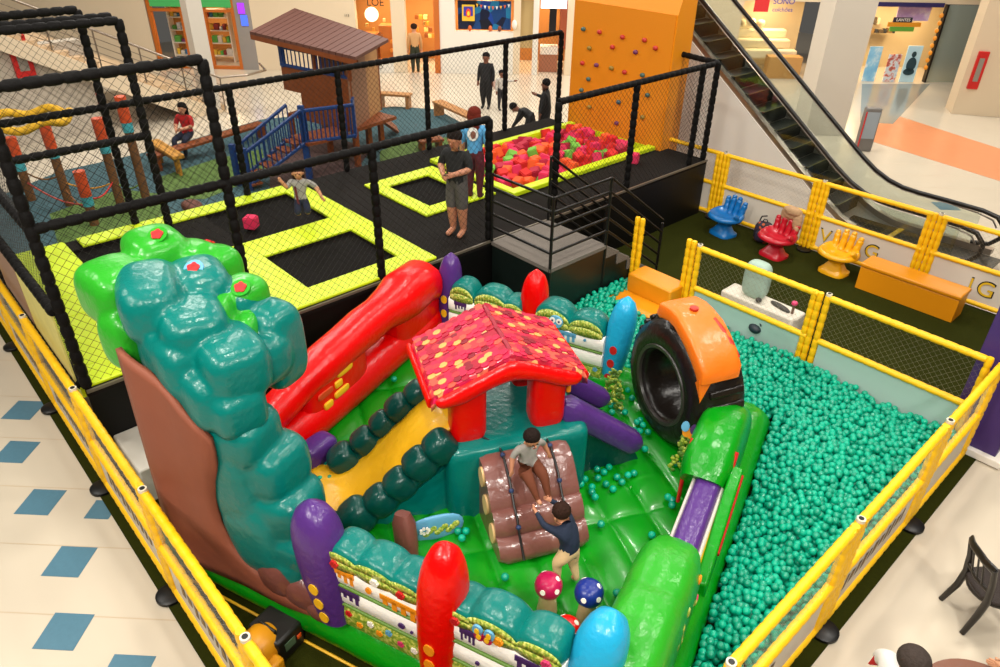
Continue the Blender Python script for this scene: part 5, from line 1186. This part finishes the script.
o = fbox('counter', 5.92, 6.6, -1.0, -.5, 0, .62, mat('pink_brown', '#a5684a', .6)); tag(o, 'reddish brown counter inside the narrow shop', 'counter')
o = fbox('counter_cloth', 5.95, 6.6, -.98, -.48, .625, .9, WHITEP); tag(o, 'white boxes on the reddish brown counter', 'boxes')
o = fbox('dark_coat', 6.25, 6.5, -.9, -.7, 1.25, 2.62, mat('dark_coat', '#1b1f24', .8)); tag(o, 'dark garment hanging in the narrow shop', 'garment')
o = fbox('brick_shelf', 6.62, 6.9, -.8, -.05, .9, 2.5, mat('red_shelf', '#96441f', .6)); tag(o, 'reddish shelf side next to the climbing wall', 'shelf')
# mattress shop
for k, (s0, z0, s1) in enumerate(((13.1, 1.45, 15.2), (13.3, 1.15, 15.3), (13.6, .85, 15.5))):
    o = MB().box((s0, -1.9+.35*k, z0-.30), (s1, -1.5+.35*k, z0), 0, FM).build('mattress', mat('cream_fabric', '#e6d8b4', .8), bevel=.05); tag(o, 'cream %s of the stepped mattresses in the bed shop' % ('highest', 'middle', 'lowest')[k]+' one', 'mattress')
o = fbox('wooden_counter', 14.3, 15.5, -.6, -.1, 0, .75, mat('tan_wood', '#b98a4e', .5, var=.1)); tag(o, 'tan wooden box bed base at the bed shop front', 'bed base')
m = MB()
for k in range(3): m.puff(FM @ Vector((13.5+k*.35, -1.6, 1.66+.05*(k % 2))), (.16, .12, .12), .8, .9)
tag(m.build('pillows', mat('cream_fabric', '#e6d8b4', .8)), 'pile of cream pillows on the top mattress', 'pillows', kind='stuff')
sgn = empty('bed_shop_sign', tuple(FM @ Vector((13.9, .04, 2.5))), 0, 'bed shop sign with red badge and blue letters', 'sign')
SIT = Matrix.Translation(-(FM @ Vector((13.9, .04, 2.5)))) @ FM
MB().box((13.35, .02, 2.28), (13.85, .05, 2.72), 0, SIT).build('red_badge', mat('red_badge', '#d02a2e', .5), sgn, smooth=False)
for w, z, sz in (('colchões', 2.36, .2), ('SONO', 2.62, .26)):
    text(w, sz, SIT @ Vector((14.35, .05, z)), Matrix((FD, (0, 0, 1), FN)).transposed(), mat('blue_letter', '#1f2fb0', .5), sgn)
# cinema-like shop with posters
def poster(label, s0, s1, z0, z1, stops, out=.03, kind='NOISE', sc=3):
    t = MB().box((s0, out-.02, z0), (s1, out+.02, z1), 0, FM).build('poster', ramp_mat('poster_%d' % int(s0*100), kind, sc, stops, .4, const=False), smooth=False); tag(t, label, 'poster'); return t
po = poster('pale blue poster with white clouds at the lower left of the game shop front', 17.75, 18.2, .0, 1.2, [(0, '#2f8fd0'), (.5, '#8fc8e8'), (.7, '#eef4f6')])
po = poster('small poster with red and blue shapes between two taller posters', 18.5, 18.95, .0, .95, [(0, '#2a5fb0'), (.45, '#dfe6ea'), (.6, '#c9482a'), (.8, '#2a8a8a')], sc=7)
po = poster('pale blue poster with a dark figure at the right of the game shop front', 19.1, 19.62, .0, 1.25, [(0, '#a8d4e6'), (1, '#cfe8f0')])
m = MB()
for dx, dz, rx, rz_2 in ((0, .9, .08, .10), (0, .55, .17, .25), (-.02, .3, .2, .12)): m.disc(FM @ Vector((19.36+dx, .06, .06+dz)), FN, rx, .01, 16, 0, ry=rz_2)
m.build('figure_print', mat('dark_teal_print', '#24404a', .5), po)
o = empty('hanging_sign', tuple(FM @ Vector((18.75, -.1, 1.95))), 0, 'hanging layered sign with dark, orange and green bands and pale letters', 'sign'); HTT = Matrix.Translation(-(FM @ Vector((18.75, -.1, 1.95)))) @ FM
for s0, s1, z0, z1, c, nm in ((18.35, 19.0, 2.0, 2.16, '#27243a', 'dark_band'), (18.2, 19.35, 1.86, 2.0, '#d98f1e', 'orange_band'), (18.3, 19.15, 1.70, 1.85, '#5fa03a', 'green_band')): MB().box((s0, -.12, z0), (s1, -.06, z1), 0, HTT).build(nm, mat(nm, c, .5), o, smooth=False)
text('LANTES', .14, HTT @ Vector((18.68, -.05, 2.08)), Matrix((FD, (0, 0, 1), FN)).transposed(), WHITEP, o)
o = fbox('header_sign', 17.1, 19.9, .02, .06, 2.52, 2.66, mat('navy_header', '#2a2458', .5)); tag(o, 'dark violet header strip over the poster shop', 'sign')
o = fbox('violet_screen', 18.6, 19.75, -.5, -.45, 2.0, 2.5, ramp_mat('violet_screen', 'NOISE', 4, [(0, '#a77ad0'), (.5, '#cbb0e8'), (.7, '#f0e4f8')], .4, const=False)); tag(o, 'pale violet picture high in the poster shop', 'picture')
for k in range(8):
    m = MB(); m.puff(FM @ Vector((19.96-.02*(k % 2), -.02, .5+k*.25)), (.07, .03, .08)); o = m.build('orange_leaf', mat('orange_leaf', '#e08f1a', .5)); tag(o, 'orange leaf ornament in the column beside the glass door', 'ornament', 'orange leaf ornaments beside the glass door')
goods('boxed game on the %s shelf inside the poster shop', 'box', 'boxed games inside the poster shop', 17.2, 19.5, -2.2, [1.3, 1.6], ['#8a6a3a', '#5a4a34', '#d8c8a0', '#3a3a3a'], lim=24, nm='game_box')
structure(fbox('door_1', 20.0, 20.06, -.1, .1, 0, 2.62, BLACKM)); structure(fbox('door_1_glass', 20.06, 21.2, -.03, -.01, 0.0, 2.6, mat('grey_glass', '#b9c4bb', .1, trans=.6))); structure(fbox('door_1', 21.18, 21.24, -.1, .06, 0, 2.62, BLACKM))
# white columns
structure(MB().box((-.55, -.55, 0), (.55, .55, 7), 0, Matrix.Translation((-9.35, 21.3, 0)) @ Matrix.Rotation(radians(46), 4, 'Z')).build('wall_column', mat('column_white', '#c5bcae', .6), smooth=False))
pw = Matrix.Translation((-6.75, 26.7, 0)) @ Matrix.Rotation(radians(32), 4, 'Z')
structure(MB().box((-.8, 0, 0), (4.5, .8, 7), 0, pw).build('wall_column', CREAMW, smooth=False))
fe = empty('fire_hose_cabinet', tuple(pw @ Vector((-.48, -.03, 1.35))), radians(32), 'tall red fire hose cabinet on the cream pillar at the upper right', 'fire cabinet')
MB().box((-.15, -.05, -.55), (.15, .03, .55)).build('cabinet', mat('fire_red', '#c41a14', .45), fe, bevel=.01); MB().box((-.07, -.062, -.32), (.07, -.05, .36)).build('window', mat('grey_hose', '#8d8478', .5), fe, smooth=False)
o = MB().box((-.08, -.03, 2.25), (.1, -.01, 2.55), 0, pw).build('safety_sign', mat('sign_green', '#5f6f4a', .5), smooth=False); tag(o, 'small safety sign above the red fire hose cabinet', 'sign')
# standing digital kiosk behind the escalator
kk = G(862, 150); ki = empty('standing_display', (kk.x, kk.y, 0), radians(40), 'small grey standing display behind the escalator handrail', 'display')
MB().box((-.2, -.12, 0), (.2, .12, 1.15)).build('cabinet', mat('grey_cabinet', '#6f6a66', .4), ki, bevel=.03); MB().box((-.16, -.135, .35), (.16, -.121, 1.05)).build('screen', mat('pale_screen', '#8f979f', .3), ki, smooth=False); MB().box((-.198, -.14, .1), (-.165, -.12, 1.05)).build('red_stripe', REDP, ki, smooth=False)

# ================================================================== wooden playhouse
ph_ = empty('playhouse', (-15.9, 9.6, .02), 0, 'brown wooden playhouse on posts with plank roof and blue stair, beyond the deck', 'playhouse'); PHT = Matrix.Translation((15.9, -9.6, -.02))
A_, B_, C_, D_ = Vector((-18.2, 8.35, 2.82)), Vector((-20.0, 10.6, 2.95)), Vector((-15.35, 10.5, 2.80)), Vector((-14.55, 9.05, 2.70))
mb = MB(); n = 17; up = Vector((0, 0, .07))
for k in range(n):
    s0 = k/n; s1 = (k+.9)/n
    q = [A_.lerp(D_, s0), A_.lerp(D_, s1), B_.lerp(C_, s1), B_.lerp(C_, s0)]
    mb.add([*q, *[p+up for p in q]], [(3,2,1,0),(4,5,6,7),(0,1,5,4),(1,2,6,5),(2,3,7,6),(3,0,4,7)], 0, PHT)
mb.build('roof', ROOFW, ph_, smooth=False)
mb = MB(); mb.add([A_-up*1.6, D_-up*1.6, D_, A_, A_-up*1.6+Vector((0, .04, 0)), D_-up*1.6+Vector((0, .04, 0)), D_+Vector((0, .04, 0)), A_+Vector((0, .04, 0))], [(0,1,2,3),(7,6,5,4),(0,4,5,1),(3,2,6,7)], 0, PHT); mb.build('fascia', WOOD, ph_, smooth=False)
def quad_wall(nm, a, b, z0, z1, m, th=.05):
    a = Vector((a[0], a[1], 0)); b = Vector((b[0], b[1], 0)); d = (b-a).normalized(); nn = Vector((-d.y, d.x, 0))*th
    mb = MB(); q = [a, b, b+nn, a+nn]; mb.add([*[p+Vector((0, 0, z0)) for p in q], *[p+Vector((0, 0, z1)) for p in q]], [(3,2,1,0),(4,5,6,7),(0,1,5,4),(1,2,6,5),(2,3,7,6),(3,0,4,7)], 0, PHT); return mb.build(nm, m, ph_, smooth=False)
FA_, FB_, FC_ = (-17.6, 8.75), (-15.25, 9.25), (-16.3, 10.75)
quad_wall('front_wall', FA_, FB_, 1.55, 2.15, WOOD); quad_wall('front_wall', (-17.0, 8.88), FB_, .95, 1.55, WOOD); quad_wall('side_wall', FB_, (-15.85, 10.1), .95, 2.5, mat('pale_planks', '#8a6248', .6, var=.15)); 
t_ = quad_wall('lattice_frame', (-15.85, 10.1), FC_, .95, 2.6, mat('tan_board', '#a87a4a', .6))
mb = MB(); net(mb, (-15.84, 10.06, 1.05), (-.44, .62, 0), (0, 0, 1.45), .12, .012); mb.v = [PHT @ v for v in mb.v]; mb.build('lattice', mat('dark_lattice', '#3c2413', .6), ph_, smooth=False)
quad_wall('deck', (-17.6, 8.75), (-15.25, 9.25), .88, .96, WOOD, 1.5)
quad_wall('back_wall', (-18.3, 10.2), (-16.3, 10.75), .95, 2.6, WOOD)
for x, y in ((-17.55, 8.8), (-15.3, 9.3), (-16.3, 10.7), (-15.8, 10.0), (-16.4, 9.2), (-18.2, 10.1)):
    mb = MB(); mb.box((x-.06, y-.06, .02), (x+.06, y+.06, .9), 0, PHT); mb.build('post', WOOD, ph_, smooth=False)
for x in (-17.55, -16.4, -15.3):
    mb = MB(); y = 8.8+(x+17.55)*.21; mb.box((x-.05, y-.05, 2.1), (x+.05, y+.05, 2.75), 0, PHT); mb.build('roof_post', BLUEW if x < -17 else WOOD, ph_, smooth=False)
def balus(nm, a, b, z0a, z0b, h, n, m=BLUEW):
    mb = MB(); a = Vector((*a, z0a)); b = Vector((*b, z0b)); hh = Vector((0, 0, h))
    for zz in (0, h): mb.tube([a+Vector((0, 0, zz)), b+Vector((0, 0, zz))], (.03, .045), 6, 0, PHT, up=(0, 0, 1))
    for k in range(n+1): p = a.lerp(b, k/n); mb.tube([p, p+hh], (.035, .015), 4, 0, PHT, up=(0, 1, 0))
    mb.build(nm, m, ph_, smooth=False)
balus('upper_railing', (-17.6, 8.75), (-15.3, 9.25), 2.16, 2.16, .42, 16)
balus('stair_railing', (-15.5, 6.55), (-15.25, 7.9), .15, .9, .75, 12); balus('stair_railing', (-15.95, 6.5), (-15.9, 7.9), .15, .9, .75, 12); balus('landing_railing', (-15.25, 7.9), (-14.95, 9.1), .92, .92, .72, 12)
quad_wall('landing_panel', (-14.95, 9.1), (-15.2, 9.3), .85, 1.75, BLUEW); quad_wall('newel', (-15.55, 6.45), (-15.45, 6.55), .02, 1.0, BLUEW, .1); quad_wall('newel', (-16.0, 6.4), (-15.9, 6.45), .02, 1.0, BLUEW, .1); quad_wall('newel', (-15.3, 7.85), (-15.2, 7.95), .02, 1.75, BLUEW, .1)
mb = MB()
for k in range(6): y = 6.55+k*.23; z = .14+.14*k; mb.box((-15.95, y, z), (-15.4, y+.26, z+.04), 0, PHT)
mb.box((-15.95, 7.9, .86), (-15.1, 9.1, .92), 0, PHT)
mb.build('steps', WOOD, ph_, smooth=False)
mb = MB(); mb.add([(-16.6, 10.7, 1.0), (-16.0, 10.3, 1.0), (-16.75, 11.6, .1), (-17.3, 11.9, .1)], [(0, 1, 2, 3)], 0, PHT); o = mb.build('ramp', WOOD, ph_, smooth=False); md = o.modifiers.new('s', 'SOLIDIFY'); md.thickness = .07
# ================================================================== rope course posts
OPAD = mat('orange_pad', '#c2481c', .5); CYB = mat('cyan_band', '#3f9aa2', .5); TRUNKW = mat('brown_log_post', '#6a4420', .7, var=.3)
pp = []
for k, (bx, by, tx, ty_, lab) in enumerate(((32,200,15,138,'leftmost orange topped rope post'),(70,205,42,124,'orange topped rope post behind the yellow rope ring'),(95,225,78,172,'short orange topped rope post nearest the lime pads'),(121,205,94,119,'orange topped rope post below the red sign'),(148,205,121,97,'rightmost and tallest orange topped rope post'))):
    p = G(bx, by, .02); h = 0; 
    best = 1e9
    for i in range(20, 320):
        z = i/100; d = Vector((p.x, p.y, z))-Vector((0, 0, CAM_H)); zc = d.dot(_fw); qx = 500+F_PX*d.dot(_r)/zc; qy = 333.5-F_PX*d.dot(_u)/zc; e = abs(qy-ty_)
        if e < best: best = e; h = z
    t = empty('rope_post', (p.x, p.y, .02), 0, lab+', past the cage', 'post'); pp.append((p.x, p.y, h))
    MB().tube([(0, 0, 0), (0, 0, h-.72)], .09, 14).build('wooden_post', TRUNKW, t); MB().tube([(0, 0, h-.72), (0, 0, h-.52)], .105, 14).build('cyan_band', CYB, t); MB().tube([(0, 0, h-.52), (0, 0, h)], .11, 14).build('orange_pad', OPAD, t)
for i, (a, b, z, c, lab) in enumerate(((0, 1, .6, '#8a5a2a', 'low tan rope between the two left posts'), (1, 3, .45, '#c98a2a', 'ochre rope crossing low to the post under the red sign'), (2, 3, .5, '#b3281e', 'red rope near the short post'), (3, 4, .45, '#5f7a3a', 'green rope between the two right posts'), (1, 2, .3, '#7a4a20', 'brown rope sagging by the short post'), (0, 2, .35, '#b0443a', 'pinkish rope low at the left'))):
    p, q = pp[a], pp[b]; mb = MB(); mb.tube([(p[0]+(q[0]-p[0])*s, p[1]+(q[1]-p[1])*s, z+.1-.25*sin(pi*s)*.6) for s in [j/10 for j in range(11)]], .018, 8); tag(mb.build('rope', mat('rope_%d' % i, c, .8)), lab, 'rope')
mb = MB(); c = G(24, 120, 2.4); mb.tube([(c.x+.55*cos(a), c.y+.75*sin(a), 2.4+.05*sin(a*6)) for a in [2*pi*k/40 for k in range(40)]], .075, 10, closed=True, up=(0, 0, 1)); tag(mb.build('rope_ring', mat('yellow_rope', '#d0a012', .7, bump=.8, bscale=20)), 'thick yellow rope ring hanging by the left cage corner', 'ring')
sp_ = empty('spring_seat', tuple(G(170, 168, .02)), 0, 'low ochre play frame with purple mat, behind the left cage', 'play frame')
MB().box((-.8, -.14, .42), (.8, .14, .52)).build('top_beam', mat('ochre_wood', '#b8802a', .6), sp_, bevel=.02)
for x in (-.7, -.5, .5, .7): MB().tube([(x, 0, 0), (x, 0, .42)], .04, 8).build('leg', mat('ochre_wood', '#b8802a', .6), sp_)
o = MB().puff(G(192, 206, .15), (.3, .2, .1), .8, .9).build('stepping_stone', mat('brown_stone', '#5c2f20', .7)); tag(o, 'low brown stepping stone beside the lime pad', 'stepping stone')
# benches
def bench(label, a, b, z, m, w=.35, th=.07):
    a = Vector((a.x, a.y, 0)); b = Vector((b.x, b.y, 0)); L = (b-a).length; t = empty('bench', tuple(a), atan2(b.y-a.y, b.x-a.x), label, 'bench')
    MB().box((0, -w/2, z-th), (L, w/2, z)).build('seat', m, t, bevel=.01)
    for x in (.05, L-.15): MB().box((x, -w/2+.02, 0), (x+.1, w/2-.02, z-th)).build('leg', m, t, smooth=False)
bench('wooden bench just right of the playhouse, in front of the warm shop', G(378, 92, .45), G(411, 94, .45), .45, WOODL)
bench('long wooden bench pointing to the red haired woman', G(437, 100, .45), G(475, 117, .45), .45, WOODL)
bench('low dark wooden bench on which the woman in red sits', G(150, 155, .42), G(262, 122, .42), .42, WOOD)
bench('small dark bench on the green patch by the red haired woman', G(418, 140, .3), G(442, 137, .3), .3, WOOD)
# ================================================================== stairs and railing at the upper left
sc = empty('mall_staircase', (-22.5, 9.0, 0), 0, 'broad cream mall staircase with a steel handrail at the upper left', 'stairs'); SCT = Matrix.Translation((22.5, -9.0, 0))
STN = mat('cream_stone_step', '#c4a682', .5); STD = mat('dark_step_edge', '#6f5238', .6)
mb = MB()
for k in range(20):
    y = 9.0-.32*k; z = .17*(k+1); mb.box((-26.5, y-.34, z-.17), (-22.2, y, z-.03), 0, SCT); mb.box((-26.5, y-.34, z-.03), (-22.2, y+.03, z), 1 if k % 1 else 0, SCT); mb.box((-26.5, y+.0, z-.045), (-22.2, y+.034, z-.03), 1, SCT)
mb.build('steps', [STN, STD], sc, smooth=False)
mb = MB(); mb.prism([(9.0, 0), (9.0-.32*20, 3.4), (9.0-.32*20, 3.0), (8.0, 0)], -22.2, -22.1, 0, SCT @ Matrix(((0, 0, 1, 0), (1, 0, 0, 0), (0, 1, 0, 0), (0, 0, 0, 1)))); mb.build('stringer', CREAMW, sc, smooth=False)
mb = MB(); mb.tube([(-22.15, 9.9, .95), (-22.15, 9.0, 1.0), (-22.15, 2.6, 4.4)], .035, 8, 0, SCT); mb.tube([(-22.15, 9.9, .95), (-22.4, 10.6, .95), (-23.4, 10.9, .95)], .035, 8, 0, SCT); mb.build('handrail', STEEL, sc)
for k in range(7): y = 9.0-k*1.05; z = 1.0+.53125*1.05*k; mb = MB(); mb.tube([(-22.15, y, z-.95), (-22.15, y, z)], .022, 8, 0, SCT); mb.build('baluster', STEEL, sc)
for j in range(4): mb = MB(); mb.tube([(-22.15, 9.0, .25+.18*j), (-22.15, 2.6, 3.65+.18*j)], .01, 6, 0, SCT); mb.build('guard_wire', STEEL, sc)
structure(MB().box((-.22, -.22, 0), (.22, .22, 7), 0, Matrix.Translation((G(212, 112).x, G(212, 112).y, 0))).build('wall_column', mat('column_white', '#c5bcae', .6), smooth=False))
# left background wall with hose cabinet and red sign
LW = Matrix.Translation((-24.5, 2.2, 0)) @ Matrix.Rotation(radians(105), 4, 'Z')
structure(MB().box((-8, 0, 0), (-.6, .3, 3.0), 0, LW).build('wall_left', mat('white_grey_wall', '#b9ad9c', .6), smooth=False))
structure(MB().box((-22.9, -1, 0), (-22.5, 5.6, 2.4)).build('wall_left', mat('white_grey_wall', '#b9ad9c', .6), smooth=False))
d_ = (20-500)/F_PX*_r-(56-333.5)/F_PX*_u+_fw; lc = Vector((0, 0, CAM_H))+d_*(-22.45/d_.x)
o = MB().box((-22.5, lc.y-.22, lc.z-.5), (-22.35, lc.y+.22, lc.z+.5)).build('fire_hose_cabinet', mat('fire_red', '#c41a14', .45)); tag(o, 'red fire hose cabinet far behind the cage at the upper left', 'fire cabinet')
MB().box((-22.352, lc.y-.11, lc.z-.35), (-22.34, lc.y+.11, lc.z+.35)).build('window', mat('grey_hose', '#8d8478', .5), o, smooth=False)
lc = G(88, 97, .9); o = MB().box((lc.x-.02, lc.y-.22, .65), (lc.x+.02, lc.y+.22, 1.1)).build('small_sign', mat('fire_red', '#c41a14', .45)); tag(o, 'small red sign with white mark above the rope posts', 'sign')
MB().box((lc.x+.02, lc.y-.06, .75), (lc.x+.03, lc.y+.06, 1.0)).build('white_mark', WHITEP, o, smooth=False)
MB().tube([(lc.x, lc.y, 0), (lc.x, lc.y, .65)], .03, 8).build('pole', STEEL, o)
# potted palm behind the platform
for x, y, lab in ((684, 128, 'palm in a pot behind the tall black cage posts'), (716, 150, 'dark leafy pot plant under the escalator slope')):
    p = G(x, y+14); t = empty('potted_plant', (p.x, p.y, 0), 0, lab, 'plant'); MB().tube([(0, 0, 0), (0, 0, .35)], [.15, .2], 18).build('pot', mat('terracotta', '#7a5238', .7), t)
    mb = MB(); r_ = random.Random(x)
    for k in range(26):
        a = r_.uniform(0, 2*pi); l = r_.uniform(.4, .8); hh = r_.uniform(.3, .8); pts = [Vector((cos(a)*l*s, sin(a)*l*s, .35+hh*sin(s*pi*.6))) for s in (0, .25, .5, .75, 1)]
        mb.tube(pts, [(.012, .004), (.035, .005), (.04, .005), (.03, .005), (.004, .003)], 6, up=(0, 0, 1))
    mb.build('leaves', mat('palm_green', '#3c5426', .6), t)
